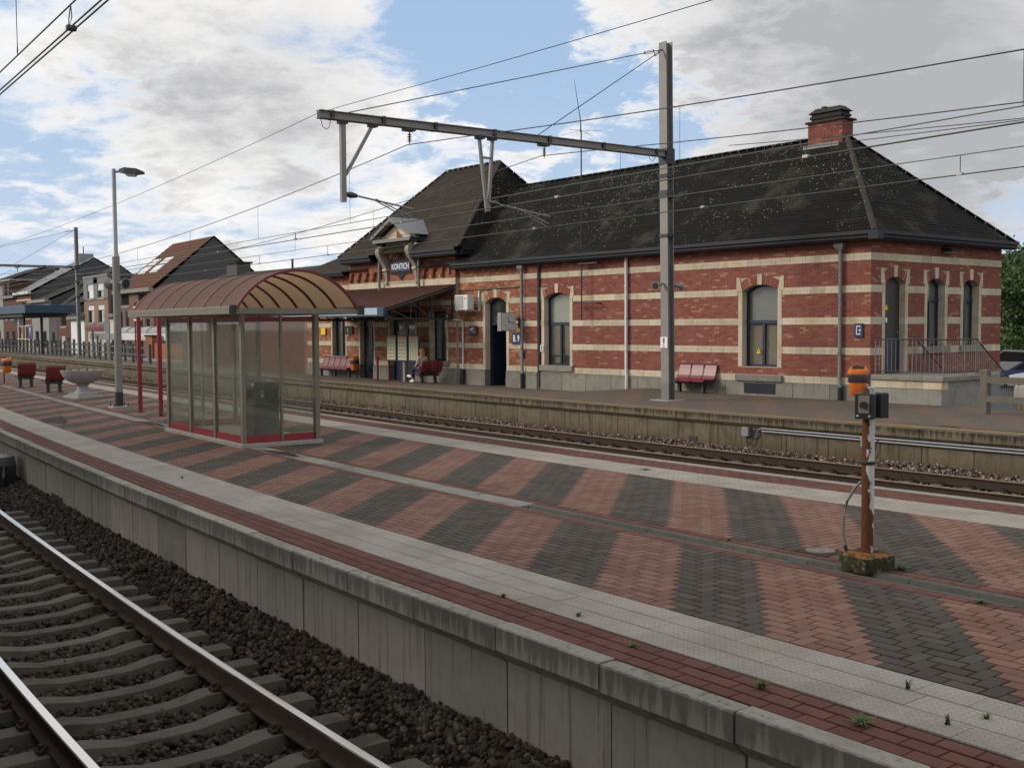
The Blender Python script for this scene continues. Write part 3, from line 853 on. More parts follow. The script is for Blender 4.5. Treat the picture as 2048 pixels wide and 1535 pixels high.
def window(tf, o, d0, transom, blind_lo='blind_brown', blind_hi='blind_grey', sill=True, sill_z=.2, mull=True, name='window'):
    w = structure_child(name)
    zb = o['z0']; q = d0+.2
    out, inn = arch_poly(o, 0, zb), arch_poly(o, .07, zb+.07)
    fr = MB(); n = len(out)
    for dd in (0, 1):
        pass
    ring = [[(x, q, z) for x, z in out], [(x, q, z) for x, z in inn], [(x, q+.07, z) for x, z in inn], [(x, q+.07, z) for x, z in out]]
    fr.loft(ring)
    fr.box(o['a'], o['b'], q-.02, q+.06, transom-.05, transom+.05)
    cx = (o['a']+o['b'])/2
    if mull: fr.box(cx-.045, cx+.045, q-.012, q+.05, zb, transom-.05)
    fr.build('frame', 'frame_blue', w, tf=tf)
    MB().prism(arch_poly(o, .05, zb+.05), q+.03, q+.036, 'y').build('pane', 'window_glass', w, tf=tf)
    top = [p for p in arch_poly(o, .02, transom)]
    MB().prism(top, q+.075, q+.08, 'y').build('blind', blind_hi, w, tf=tf)
    if blind_lo: MB().box(o['a']+.02, o['b']-.02, q+.085, q+.09, zb, transom).build('blind', blind_lo, w, tf=tf)
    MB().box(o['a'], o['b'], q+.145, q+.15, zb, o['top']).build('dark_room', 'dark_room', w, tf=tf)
    if sill: MB().cbox(o['a']-.2, o['b']+.2, d0-.1, d0+.24, zb-sill_z, zb, .012).build('sill', 'plinth_stone', w, tf=tf)
    return w
def structure_child(name):
    e = bpy.data.objects.new(name, None); COL.objects.link(e); e.parent = st; e.empty_display_size = .2; return e

# right-hand wing, front
oW2 = opening(-4.37, -3.07, .86, 3.10, 3.30); oW1 = opening(-13.44, -12.06, .69, 3.10, 3.31)
wall(FRONT, -13.69, 0, -.35, 4.42, [oW1, oW2])
for o in (oW1, oW2): dress(FRONT, o)
window(FRONT, oW1, 0, 2.19, None, 'blind_grey')
w = window(FRONT, oW2, 0, 2.19, 'blind_brown', 'blind_dark', sill=False)
MB().cbox(-4.58, -2.86, -.11, .24, .44, .62, .012).build('sill', 'plinth_stone', w)
MB().box(-4.37, -3.07, .02, .3, .62, .858).build('stone_panel', 'band_stone', w)
MB().box(-4.26, -3.10, -.056, -.046, .06, .38).build('cellar_grille', 'gutter_blue', st)
for k in range(5): MB().box(-4.24, -3.12, -.075, -.057, .09+k*.06, .115+k*.06).build('grille_slat', 'frame_blue', st)
# things standing inside the first window
t = thing('carton_box', 'brown carton behind the panes of the arched window beside the platform clock', 'box', wpt(-13.0, .36, .78), BETA)
MB().box(-.22, .22, -.04, .06, 0, .2).build('box_body', 'carton', t)
for k in (0, 1):
    c = MB(); x0 = -13.36+k*.72
    for q in range(8): c.box(x0+q*.07, x0+q*.07+.06, .292+.006*(q % 2), .3+.006*(q % 2), 1.05, 2.14)
    c.build('curtain', 'blind_brown', bpy.data.objects['window'])
# pilaster and the left-hand bay with the waiting-room door
wall(FRONT, -14.4, -13.69, -.35, 4.42, [], d0=-.12, depth=.45)
oD = opening(-16.92, -15.62, -.3, 3.0, 3.22)
wall(FRONT, -18.66, -14.4, -.35, 4.42, [oD], mat='brick_orange'); dress(FRONT, oD, voussoir='brick_orange')
dr = structure_child('door'); q = .22
pf = MB(); out, inn = arch_poly(oD, 0, -.3), arch_poly(oD, .08, -.3)
pf.loft([[(x, q, z) for x, z in out], [(x, q, z) for x, z in inn], [(x, q+.08, z) for x, z in inn], [(x, q+.08, z) for x, z in out]])
pf.box(-16.92, -15.62, q-.01, q+.07, 2.16, 2.27); pf.build('frame', 'frame_blue', dr)
MB().box(-15.95, -15.70, q+.01, q+.06, -.28, 2.16).build('door_leaf', 'frame_blue', dr)
MB().box(-16.86, -16.80, q+.06, q+.66, -.28, 2.16).build('door_leaf', 'frame_blue', dr)
MB().prism(arch_poly(oD, .06, 2.27), q+.03, q+.036, 'y').build('pane', 'window_glass', dr)
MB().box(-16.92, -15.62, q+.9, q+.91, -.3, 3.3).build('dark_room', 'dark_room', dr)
# end wall
oE = [opening(.66, 1.66, .72, 3.22, 3.42), opening(2.82, 3.78, 1.46, 3.22, 3.42), opening(4.82, 5.74, 1.46, 3.22, 3.42)]
wall(END, 0, 7.1, -.35, 4.42, oE, mat='brick')
for o in oE: dress(END, o)
d = structure_child('door'); o = oE[0]
MB().prism(arch_poly(o, .02, .72), .16, .2, 'y').build('door_leaf', 'brown_door', d, tf=END)
MB().box(.66, 1.66, .13, .165, .72, 1.7).build('kick_panel', 'frame_blue', d, tf=END)
MB().box(1.50, 1.56, .13, .165, 1.85, 1.90).build('handle', 'galvanised', d, tf=END)
MB().prism([(.92, 2.50), (1.08, 2.50), (1.0, 2.66)], .155, .16, 'y').build('warning_sticker', 'yellow_print', d, tf=END)
MB().box(.96, 1.04, .155, .16, 2.15, 2.28).build('warning_sticker', 'white_print', d, tf=END)
for o in oE[1:]: window(END, o, 0, 2.80, 'blind_dark', 'blind_dark')
# central block under the canopy, standing a little proud
CB0, CB1 = -26.75, -18.66; CD = -.12
oC = [opening(-28.68+.9, -27.32+.25, .75, 2.6, 2.75)]
oR = opening(-20.44, -19.32, .72, 2.6, 2.75, True, .1); oDD = opening(-23.5, -21.55, -.3, 2.6, 2.75, True, .1); oM = opening(-25.95, -24.8, -.3, 2.6, 2.75, True, .1)
wall(FRONT, CB0, CB1, -.35, 4.92, [oM, oDD, oR], d0=CD, mat='brick_orange', depth=.5, bands=[b for b in BANDS])
for o in (oM, oDD, oR): dress(FRONT, o, CD)
wr = window(FRONT, oR, CD, 2.45, 'curtain_white', 'blind_dark')
for o, leaves in ((oM, 2), (oDD, 2)):
    d = structure_child('door'); a, b = o['a'], o['b']
    MB().box(a, b, CD+.2, CD+.26, 2.3, 2.38).build('frame', 'frame_blue', d)
    for k in range(leaves):
        xa = a+(b-a)*k/leaves+.02; xb = a+(b-a)*(k+1)/leaves-.02
        lf = MB(); lf.box(xa, xa+.1, CD+.2, CD+.25, -.28, 2.3); lf.box(xb-.1, xb, CD+.2, CD+.25, -.28, 2.3); lf.box(xa+.1, xb-.1, CD+.2, CD+.25, -.28, .7); lf.box(xa+.1, xb-.1, CD+.2, CD+.25, 2.18, 2.3)
        lf.build('door_leaf', 'frame_blue', d)
        MB().box(xa+.1, xb-.1, CD+.225, CD+.23, .7, 2.18).build('pane', 'window_glass', d)
        if (k == 1 and o is oM) or o is oDD: MB().box(xa+.14, xb-.2, CD+.27, CD+.275, .85, 2.0).build('curtain', 'curtain_white' if o is oDD else 'blind_brown', d)
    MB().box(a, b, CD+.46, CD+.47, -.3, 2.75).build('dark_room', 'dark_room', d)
# left wing
oL = opening(-28.6, -27.4, .78, 2.6, 2.75, True, .1)
wall(FRONT, -31.0, CB0, -.35, 4.5, [oL], mat='brick_orange'); dress(FRONT, oL)
window(FRONT, oL, 0, 2.45, 'blind_dark', 'blind_dark')
# arcaded brick frieze above the canopy
def frieze(s0, s1, n):
    w = (s1-s0)/n
    for k in range(n):
        a, b = s0+k*w, s0+(k+1)*w; c = (a+b)/2; r = w*.30
        m = MB(); 
        arc = [(c-r*math.cos(PI*i/8), 4.32+r*math.sin(PI*i/8)) for i in range(9)]
        poly = arc
        m.cr = random.random()
        for (xa, za), (xb, zb) in zip(arc[:-1], arc[1:]): m.prism([(xa, za), (xb, zb), (xb, 4.72), (xa, 4.72)], CD-.12, CD, 'y')
        m.prism([(a, 4.22), (c-r, 4.22), (c-r, 4.72), (a, 4.72)], CD-.12, CD, 'y'); m.prism([(c+r, 4.22), (b, 4.22), (b, 4.72), (c+r, 4.72)], CD-.12, CD, 'y')
        m.build('frieze_arch', 'brick_orange', st)
        k2 = MB(); k2.cr = random.random(); k2.box(a-.07, a+.07, CD-.16, CD-.001, 4.12, 4.215).build('corbel_brick', 'brick_orange', st)
frieze(-26.6, -24.1, 4); frieze(-20.85, -18.95, 3)
MB().box(CB0, -24.3, CD-.06, CD-.001, 4.74, 4.79).build('string_course', 'brick_orange', st)
MB().box(-21.2, CB1, CD-.06, CD-.001, 4.74, 4.79).build('string_course', 'brick_orange', st)
MB().box(CB0-.02, CB1+.02, CD-.05, CD-.001, 3.80, 4.06).build('stone_string', 'band_stone', st)
MB().box(CB1-.45, CB1+.015, CD-.05, CD+.2, 4.08, 4.9).build('corner_pier', 'brick_orange', st)
# back and inner walls closing the volume
MB().box(-31, 0, 6.75, 7.1, -.35, 4.42).build('wall', 'brick', st)
MB().box(CB0, CB0+.3, .3, 6.8, -.35, 4.92).build('wall', 'brick', st); MB().box(CB1-.3, CB1, .01, 6.8, 4.3, 4.92).build('wall', 'brick', st)
MB().box(-31.3, -31.01, 0, 7.1, -.35, 4.5).build('wall', 'brick', st)

# roofs, laid in stepped courses
def slope_courses(e0, e1, r0, r1, n, mat, lip=.007):
    """courses from the eave (e0-e1) up to the ridge (r0-r1)"""
    e0, e1, r0, r1 = map(Vector, (e0, e1, r0, r1)); b = MB()
    nrm = (e1-e0).cross(r0-e0).normalized()
    if nrm.z < 0: nrm = -nrm
    for k in range(n):
        t0, t1 = k/n, (k+1)/n; A, B = e0.lerp(r0, t0), e1.lerp(r1, t0); Cc, D = e1.lerp(r1, t1), e0.lerp(r0, t1)
        L = max(1, int((B-A).length/2.2))
        for i in range(L):
            b.cr = random.random()*.99
            p0, p1 = A.lerp(B, i/L), A.lerp(B, (i+1)/L); q1, q0 = D.lerp(Cc, (i+1)/L), D.lerp(Cc, i/L)
            u = nrm*(lip+random.uniform(-.005, .005))
            b.add([p0+u, p1+u, q1, q0, p0, p1], [(0, 1, 2, 3), (4, 5, 1, 0)])
    return b.build('roof_slope', mat, st, recalc=False)
RZ = 7.97; E = 4.56
ridgeR, ridgeL = (-3.2, 3.55, RZ), (-21.0, 3.55, RZ)
slope_courses((-21.0, -.42, E), (.36, -.42, E), ridgeL, ridgeR, 36, 'roof_lichen')
slope_courses((.36, -.42, E), (.36, 7.3, E), ridgeR, (-3.2, 3.551, RZ), 36, 'roof_lichen')
slope_courses((.36, 7.3, E), (-21.0, 7.3, E), ridgeR, ridgeL, 8, 'roof_lichen')
cR, cL, CZ, CE = -20.37, -24.25, 9.17, 5.22
eR, eL, eF = -17.85, -27.0, -.62
slope_courses((eL, eF, CE), (eR, eF, CE), (cL, 3.55, CZ), (cR, 3.55, CZ), 40, 'roof_brown')
slope_courses((eR, eF, CE), (eR, 7.75, CE), (cR, 3.55, CZ), (cR, 3.551, CZ), 40, 'roof_lichen')
slope_courses((eL, 7.75, CE), (eL, eF, CE), (cL, 3.55, CZ), (cL, 3.551, CZ), 20, 'roof_brown')
slope_courses((eR, 7.75, CE), (eL, 7.75, CE), (cR, 3.55, CZ), (cL, 3.55, CZ), 8, 'roof_brown')
slope_courses((-31.4, -.42, 4.62), (-25, -.42, 4.62), (-28.0, 3.4, 6.6), (-25, 3.4, 6.6), 20, 'roof_brown')
slope_courses((-31.4, 7.3, 4.62), (-31.4, -.42, 4.62), (-28.0, 3.401, 6.6), (-28.0, 3.4, 6.6), 20, 'roof_brown')
slope_courses((-25, 7.3, 4.62), (-31.4, 7.3, 4.62), (-25, 3.4, 6.6), (-28, 3.4, 6.6), 5, 'roof_brown')
rt = MB(); N = 8
rt.loft([[(x, .085*math.cos(PI*k/N), .06*math.sin(PI*k/N)-.02+dz) for k in range(N+1)] for x, dz in ((-.18, 0), (.17, .009), (.17, -.0))][:2], closed=False)
def ridge_tiles(p, q, mat, step=.36):
    p, q = Vector(p), Vector(q); L = (q-p).length; n = int(L/step); d = (q-p).normalized()
    me = bpy.data.meshes.get('ridge_'+mat)
    if me is None:
        me = bpy.data.meshes.new('ridge_'+mat); me.from_pydata(rt.v, [], rt.f); me.materials.append(MAT[mat])
    for k in range(n):
        o = link('ridge_tile', me, st); c = p.lerp(q, (k+.5)/n)
        X = d; Y = Vector((0, 0, 1)).cross(X).normalized(); Z = X.cross(Y)
        o.matrix_local = Matrix.Translation(c+Vector((0, 0, .015)))@Matrix((X, Y, Z)).transposed().to_4x4()
ridge_tiles((-19.4, 3.55, RZ+.01), (-4.6, 3.55, RZ+.01), 'roof_lichen')
ridge_tiles((.36, -.42, E+.02), ridgeR, 'ridge_lichen'); ridge_tiles((.36, 7.3, E+.02), ridgeR, 'roof_lichen')
ridge_tiles((cL, 3.55, CZ+.01), (cR, 3.55, CZ+.01), 'roof_brown')
ridge_tiles((eR, eF, CE+.02), (cR, 3.55, CZ), 'ridge_lichen'); ridge_tiles((eR, 7.75, CE+.02), (cR, 3.55, CZ), 'roof_brown'); ridge_tiles((eL, eF, CE+.02), (cL, 3.55, CZ), 'roof_brown')
# box gutters
def gutter(p, q, z0, z1, out, name='gutter', mat='gutter_blue'):
    p, q = Vector(p), Vector(q); d = (q-p).normalized(); n = Vector((d.y, -d.x, 0))*out
    b = MB(); h = z1-z0
    prof = [(0, z0), (.16, z0), (.20, z0+h*.25), (.20, z0+h*.5), (.27, z0+h*.6), (.27, z1), (.23, z1), (.23, z1-.05), (0, z1-.05)]
    b.loft([[tuple(c+n*r+Vector((0, 0, z))) for r, z in prof] for c in (p, q)], True, True)
    return b.build(name, mat, st)
gutter((-18.6, -.21, 0), (.21, -.21, 0), 4.36, 4.60, 1); gutter((.21, -.21, 0), (.21, 7.28, 0), 4.36, 4.60, 1)
MB().box(-18.6, .205, -.205, .0, 4.40, 4.44).build('soffit', 'gutter_blue', st); MB().box(-.001, .205, .001, 7.28, 4.401, 4.441).build('soffit', 'gutter_blue', st)
MB().box(.2, .48, -.48, -.2, 4.36, 4.6).build('gutter', 'gutter_blue', st)
gutter((eL+.2, eF+.22, 0), (-24.3, eF+.22, 0), 4.92, 5.24, 1); gutter((-21.2, eF+.22, 0), (eR-.2, eF+.22, 0), 4.92, 5.24, 1); gutter((eR-.2, eF+.22, 0), (eR-.2, 7.6, 0), 4.92, 5.24, 1)
MB().box(eL+.15, -24.3, eF+.22, CD, 4.921, 4.96).build('soffit', 'gutter_blue', st); MB().box(-21.2, eR-.2, eF+.22, CD, 4.921, 4.96).build('soffit', 'gutter_blue', st); MB().box(CB1, eR-.2, CD, 7.5, 4.922, 4.961).build('soffit', 'gutter_blue', st)
gutter((-31.4, -.21, 0), (eL+.1, -.21, 0), 4.42, 4.66, 1)
# chimney
ch = structure_child('chimney')
ck = MB()
for zi in range(11):
    z = 7.7+zi*.067; off = (zi % 2)*.1
    for face in range(4):
        L0, L1 = (-4.42, -3.16) if face in (0, 2) else (3.28, 3.82)
        x = L0-off
        while x < L1:
            a, b2 = max(x+.004, L0), min(x+.2, L1); ck.cr = random.random()
            if b2-a > .02:
                if face == 0: ck.box(a, b2, 3.27, 3.30, z+.004, z+.063)
                elif face == 2: ck.box(a, b2, 3.80, 3.83, z+.004, z+.063)
                elif face == 1: ck.box(-3.18, -3.15, a, b2, z+.004, z+.063)
                else: ck.box(-4.43, -4.40, a, b2, z+.004, z+.063)
            x += .204
ck.build('brickwork', 'brick', ch, kind='stuff'); MB().box(-4.41, -3.17, 3.29, 3.81, 7.0, 8.46).build('core', 'mortar', ch)
MB().cbox(-4.50, -3.06, 3.20, 3.90, 8.43, 8.49, .012).build('stone_slab', 'ridge_lichen', ch)
for z, e in ((8.49, -.02), (8.57, .02), (8.65, -.02)): MB().cbox(-4.36-e, -3.22+e, 3.30-e, 3.80+e, z, z+.075, .01).build('brick_course', 'slate_tile', ch)
MB().loft([[(-4.42, 3.25, 8.73), (-3.16, 3.25, 8.73), (-3.16, 3.85, 8.73), (-4.42, 3.85, 8.73)], [(-4.25, 3.42, 8.90), (-3.36, 3.42, 8.90), (-3.36, 3.7, 8.90), (-4.25, 3.7, 8.90)]], True, True).build('cap', 'slate_tile', ch)
MB().box(-3.98, -3.86, 3.35, 3.75, 8.74, 8.93).build('cap_ridge', 'slate_tile', ch)
MB().box(-4.5, -3.2, 3.12, 3.28, 7.62, 7.74).build('flashing', 'zinc', ch)

# stone gable with the name board
gb = structure_child('front_gable')
gx0, gx1 = -23.62, -21.24; gc = (gx0+gx1)/2
pn = MB(); ga = opening(gx0+.28, gx1-.28, 4.0, 5.0, 5.34)
arc = arch_poly(ga, 0, 3.95)
MB().prism(arc, CD-.05, CD, 'y').build('brick_panel', 'brick_orange', gb)
cx, cz, R = ga['geo']
for k in range(7):
    ta = -math.asin((ga['b']-ga['a'])/2/R)+2*math.asin((ga['b']-ga['a'])/2/R)*k/7; tb = ta+2*math.asin((ga['b']-ga['a'])/2/R)/7
    f = lambda t, r: (cx+math.sin(t)*r, cz+math.cos(t)*r)
    top = lambda t: (cx+math.sin(t)*R*1.05, 5.70)
    MB().prism([f(ta+.004, R), f(tb-.004, R), top(tb-.004), top(ta+.004)], CD-.09, CD, 'y').build('arch_stone', 'band_stone', gb)
MB().box(gx0-.0, ga['a'], CD-.09, CD, 5.3, 5.70).build('frieze_block', 'band_stone', gb); MB().box(ga['b'], gx1+.0, CD-.09, CD, 5.3, 5.70).build('frieze_block', 'band_stone', gb)
MB().prism([(gx0-.2, 5.68), (gx1+.2, 5.68), (gx1+.28, 5.82), (gx0-.28, 5.82)], CD-.62, CD+.05, 'y').build('cornice', 'zinc', gb)
MB().prism([(gx0-.1, 5.825), (gx1+.1, 5.825), (gc, 6.45)], CD-.3, CD+.05, 'y').build('tympanum', 'band_stone', gb)
MB().prism([(gc-.0, 5.83), (gc+.55, 5.83), (gc, 6.22)], CD-.31, CD-.25, 'y').build('tympanum_brick', 'brick_orange', gb)
for sg in (-1, 1):
    e = gc+sg*1.55
    MB().prism([(e, 5.80), (e, 5.92), (gc, 6.70), (gc, 6.54)], CD-.66, CD-.42, 'y').build('raking_cornice', 'zinc', gb)
    MB().prism([(e, 5.915), (e, 5.94), (gc, 6.72), (gc, 6.70)], CD-.64, 1.4, 'y').build('gable_roof', 'zinc_roof', gb)
    MB().box(min(e, e-sg*.3), max(e, e-sg*.3), CD-.5, .75, 5.64, 5.80).build('gable_eave', 'gutter_blue', gb)
MB().box(gx1+.02, gx1+.3, CD-.02, .8, 5.0, 5.65).build('cheek', 'zinc', gb); MB().box(gx0-.3, gx0-.02, CD-.02, .8, 5.0, 5.65).build('cheek', 'zinc', gb)
for sg in (-1, 1):       # scrolled consoles
    e = gc+sg*1.13; b = MB()
    prof = [(5.55, .40), (5.46, .56), (5.30, .60), (5.12, .54), (4.95, .42), (4.80, .30), (4.66, .22), (4.58, .20)]
    b.loft([[(e-.13, CD, z), (e-.13, CD-r, z), (e+.13, CD-r, z), (e+.13, CD, z)] for z, r in prof], True, True)
    b.build('console', 'console_stone', gb); MB().loft([[(e-q, CD, z), (e-q, CD-r, z), (e+q, CD-r, z), (e+q, CD, z)] for z, r, q in ((4.55, .17, .10), (4.1, .13, .07), (4.02, .16, .11), (3.95, .2, .13))], True, True).build('console_shaft', 'console_stone', gb); MB().tube([(e-.135, CD-.44, 5.36), (e+.135, CD-.44, 5.36)], .11, 12).build('console_scroll', 'console_stone', gb)
    MB().cbox(e-.16, e+.16, CD-.25, CD-.01, 4.52, 4.60, .02).build('console_collar', 'band_stone', gb)
for s in (-23.95, -20.95):
    MB().tube([(s, CD-.22, 4.95), (s, CD-.22, 3.7)], .06, 8).build('downpipe', 'zinc', st, smooth=True)
# diamond board and the enamel name plate
dm = MB(); ang = [(0, .56), (.22, .33), (.62, .30), (.52, 0), (.62, -.30), (.22, -.33), (0, -.56), (-.22, -.33), (-.62, -.30), (-.52, 0), (-.62, .30), (-.22, .33)]
dm.prism([(gc-.03+x*1.3, 4.66+z) for x, z in ang], CD-.09, CD-.03, 'y').build('diamond_panel', 'slate_dark', gb)

# ------------------------------------------------------------------ station canopy, pipes, signs on the wall
def text_part(name, txt, size, mat, parent, mtx, bold=.0, sx=1.0, depth=.002):
    cu = bpy.data.curves.new(name, 'FONT'); cu.body = txt; cu.size = size; cu.align_x = 'CENTER'; cu.align_y = 'CENTER'
    cu.extrude = depth; cu.offset = bold; cu.resolution_u = 3
    o = bpy.data.objects.new(name, cu); COL.objects.link(o)
    dg = bpy.context.evaluated_depsgraph_get(); dg.update()
    me = bpy.data.meshes.new_from_object(o.evaluated_get(dg)); bpy.data.objects.remove(o)
    me.materials.clear(); me.materials.append(MAT[mat])
    q = link(name, me, parent); q.matrix_local = mtx@Matrix.Diagonal((sx, 1, 1, 1)); return q
UP = Matrix.Rotation(PI/2, 4, 'X')          # text plane standing, facing -y
def at(x, y, z, rz=0.0): return Matrix.Translation((x, y, z))@Matrix.Rotation(rz, 4, 'Z')@UP
t = thing('station_name_sign', 'blue enamel KONTICH name board on the diamond panel of the front gable', 'sign', wpt(gc-.03, CD-.09, 4.66), BETA)
MB().cbox(-.73, .73, -.035, 0, -.2, .2, .008).build('name_plate', 'blue_sign', t)
text_part('lettering', 'KONTICH', .34, 'white_print', t, at(0, -.037, 0), .004, .86)

can = structure_child('canopy')
s0, s1 = -28.0, -18.72; yt, yo, zt, zo = CD-.02, -3.4, 3.76, 2.84
rb = MB(); n = int((s1-s0)/.30)
row = []
for k in range(n+1):
    s = s0+k*(s1-s0)/n
    row += [(s-.035, 0), (s-.02, .045), (s+.02, .045), (s+.035, 0)]
rb.loft([[(s, yt, zt+h) for s, h in row], [(s, yo, zo+h) for s, h in row]], closed=False); rb.build('corrugated_roof', 'canopy_red', can, recalc=False)
rb = MB(); rb.box(0, 0, 0, 0, 0, 0)
MB().prism([(yt, zt-.04), (yo, zo-.04), (yo, zo-.1), (yt, zt-.1)], s0, s1).build('deck', 'dark_render_shade', can)
MB().cbox(s0, s1-.0, yo-.12, yo+.02, 2.52, 2.86, .02).build('fascia', 'canopy_blue', can)
MB().box(s0, -19.15, yo-.135, yo-.122, 2.58, 2.84).build('fascia_panel', 'pale_blue', can)
for s in (-18.78, -21.2, -23.9, -26.6):
    tr = MB()
    tr.bar((s, yt-.02, 3.66), (s, yo, 2.74), .07, .1); tr.bar((s, yt, 2.42), (s, yo, 2.42), .06, .08); tr.bar((s, yo+.05, 2.42), (s, yo+.05, 2.74), .06, .06)
    for k in range(3):
        y0 = yt-.1-k*1.0; y1 = y0-1.0; za = 3.66-(yt-y0)*.277; zb = 3.66-(yt-y1)*.277
        tr.bar((s, y0, 2.42), (s, y0, za), .05, .05); tr.bar((s, y0, 2.42), (s, y1, zb), .04, .05)
    tr.build('canopy_truss', 'steel_dark', can)
MB().tube([(-18.9, CD-.09, 2.38), (-18.35, CD-.09, 2.36), (-18.27, -.09, 2.33), (-18.27, -.09, .40)], .035, 8).build('downpipe', 'white_pipe', st, smooth=True)
MB().cbox(-18.36, -18.17, -.2, -.051, -.24, .42, .01).build('pipe_shoe', 'slate_dark', st)
def downpipe(s, d, top, bottom, mat, hopper=False, r=.055, shoe=True):
    b = MB(); b.tube([(s, d, top), (s, d, .55), (s+.05, d-.03, .42), (s+.05, d-.03, bottom)], r, 10)
    for z in (1.3, 2.4, 3.4): b.tube([(s, d, z-.025), (s, d, z+.025)], r+.014, 10)
    b.build('downpipe', mat, st, smooth=True)
    if shoe: MB().tube([(s+.05, d-.03, .36), (s+.05, d-.03, bottom)], r+.02, 10).build('pipe_shoe', 'slate_dark', st, smooth=True)
    if hopper: MB().loft([[(s-.07, d-.07, 4.12), (s+.07, d-.07, 4.12), (s+.07, d+.05, 4.12), (s-.07, d+.05, 4.12)], [(s-.14, d-.12, 4.24), (s+.14, d-.12, 4.24), (s+.14, d+.05, 4.24), (s-.14, d+.05, 4.24)], [(s-.15, d-.13, 4.34), (s+.15, d-.13, 4.34), (s+.15, d+.05, 4.34), (s-.15, d+.05, 4.34)]], True, True).build('hopper_head', 'zinc', st)
downpipe(-9.18, -.09, 4.40, .36, 'white_pipe', shoe=False); MB().tube([(-9.12, -.13, .38), (-9.12, -.13, -.02)], .06, 10).build('pipe_shoe', 'white_pipe', st, smooth=True)
downpipe(-.90, -.1, 4.15, -.0, 'zinc', True)
downpipe(-14.48, -.2, 4.36, -.24, 'zinc', True, .06)
MB().tube([(-13.66, -.06, 4.3), (-13.66, -.06, -.1)], .03, 6).build('cable_duct', 'steel_dark', st)
MB().tube([(-18.5, -.03, 3.52), (-14.6, -.03, 3.56)], .018, 6).build('cable_duct', 'steel_dark', st)
MB().cbox(-14.72, -14.56, -.16, -.012, .98, 1.2, .02).build('meter_box', 'zinc', st)
MB().box(-17.28, -17.21, -.08, -.012, 2.7, 3.5).build('cable_duct', 'white_pipe', st)

t = thing('air_conditioner', 'white air conditioning unit on brackets left of the dark arched doorway', 'air conditioner', wpt(-17.75, -.40, 2.76), BETA)
MB().cbox(-.42, .42, -.16, .16, 0, .58, .015).build('casing', 'ac_white', t); MB().box(-.40, .14, -.168, -.161, .05, .53).build('grille', 'ac_grille', t)
fn = MB()
for k in range(6): fn.box(-.39, .13, -.178, -.169, .08+k*.075, .1+k*.075)
fn.build('grille_bar', 'ac_white', t); MB().box(.24, .32, -.167, -.161, .4, .47).build('badge', 'ac_grille', t)
for s in (-.3, .3): MB().bar((s, .38, -.03), (s, -.16, -.03), .04, .04).build('bracket', 'ac_white', t)
MB().tube([(.4, .1, .15), (.52, .2, .1), (.55, .36, .3)], .02, 6).build('hose', 'ac_grille', t)

def plate(name, label, s, z, w, h, mats='blue_sign', d=-.03, cat='sign'):
    t = thing(name, label, cat, wpt(s, d, z), BETA)
    MB().cbox(-w/2, w/2, -.03, .012, -h/2, h/2, .006).build('plate', mats, t); return t
t = plate('platform_sign', 'dark blue B. 9 sign beside the downpipe right of the arched doorway', -14.98, 1.65, .56, .44)
text_part('lettering', 'B. 9', .34, 'white_print', t, at(0, -.033, -.01), .008, .72)
t = plate('exit_sign', 'blue sign with white bracket and arrow near the end corner of the station', -.34, 1.94, .26, .37)
w = MB(); w.box(-.07, -.05, -.036, -.031, -.12, .12); w.box(-.05, .055, -.036, -.031, .098, .12); w.box(-.05, .055, -.036, -.031, -.12, -.098); w.box(.035, .055, -.036, -.031, .07, .098); w.box(.035, .055, -.036, -.031, -.098, -.07); w.build('bracket_symbol', 'white_print', t)
a = MB(); a.prism([(.01, -.016), (.045, -.016), (.045, -.042), (.078, 0), (.045, .042), (.045, .016), (.01, .016)], -.037, -.031, 'y'); a.build('arrow_symbol', 'white_print', t)
t = plate('pictogram_sign', 'small blue sign with white ticket symbol and red side between canopy pipe and doorway', -17.62, 1.96, .44, .34, d=-.08)
w = MB()
for k, (x, z) in enumerate(((-.1, .03), (.0, .06))): w.bar((x-.05, -.034, z-.05), (x+.08, -.034, z+.01), .004, .02); w.bar((x-.06, -.034, z), (x+.07, -.034, z+.05), .004, .02)
w.bar((.02, -.034, -.06), (.14, -.034, -.04), .004, .02); w.build('ticket_symbol', 'white_print', t)
MB().box(.221, .235, -.03, .05, -.17, .17).build('red_side', 'sign_red', t)
t = plate('number_plate', 'white number plate on the jamb of the arched window right of the downpipe', -13.53, 1.29, .17, .24, 'white_print')
text_part('digits', '8', .13, 'black_print', t, at(0, -.033, .045), .002, 1.1); text_part('digits', '8', .13, 'black_print', t, at(0, -.033, -.05), .002, 1.1)
t = thing('warning_sign', 'yellow triangle warning sticker on the brown pane of the right arched window', 'sign', wpt(-3.93, .218, 1.32), BETA)
MB().prism([(-.085, -.07), (.085, -.07), (0, .08)], -.004, .004, 'y').build('triangle', 'yellow_print', t); MB().box(-.012, .012, -.007, -.0045, -.04, .03).build('flash_symbol', 'black_print', t)
t = plate('yellow_box', 'yellow box on the shaded wall under the canopy', -29.35, 1.92, .42, .32, 'yellow_print', -.05, 'box')
t = plate('platform_number_sign', 'black sign with white 1 under the canopy beside the waiting bench', -26.85, 1.97, .7, .38, 'black_print', -.16)
text_part('lettering', '1', .26, 'white_print', t, at(-.05, -.033, 0), .004)

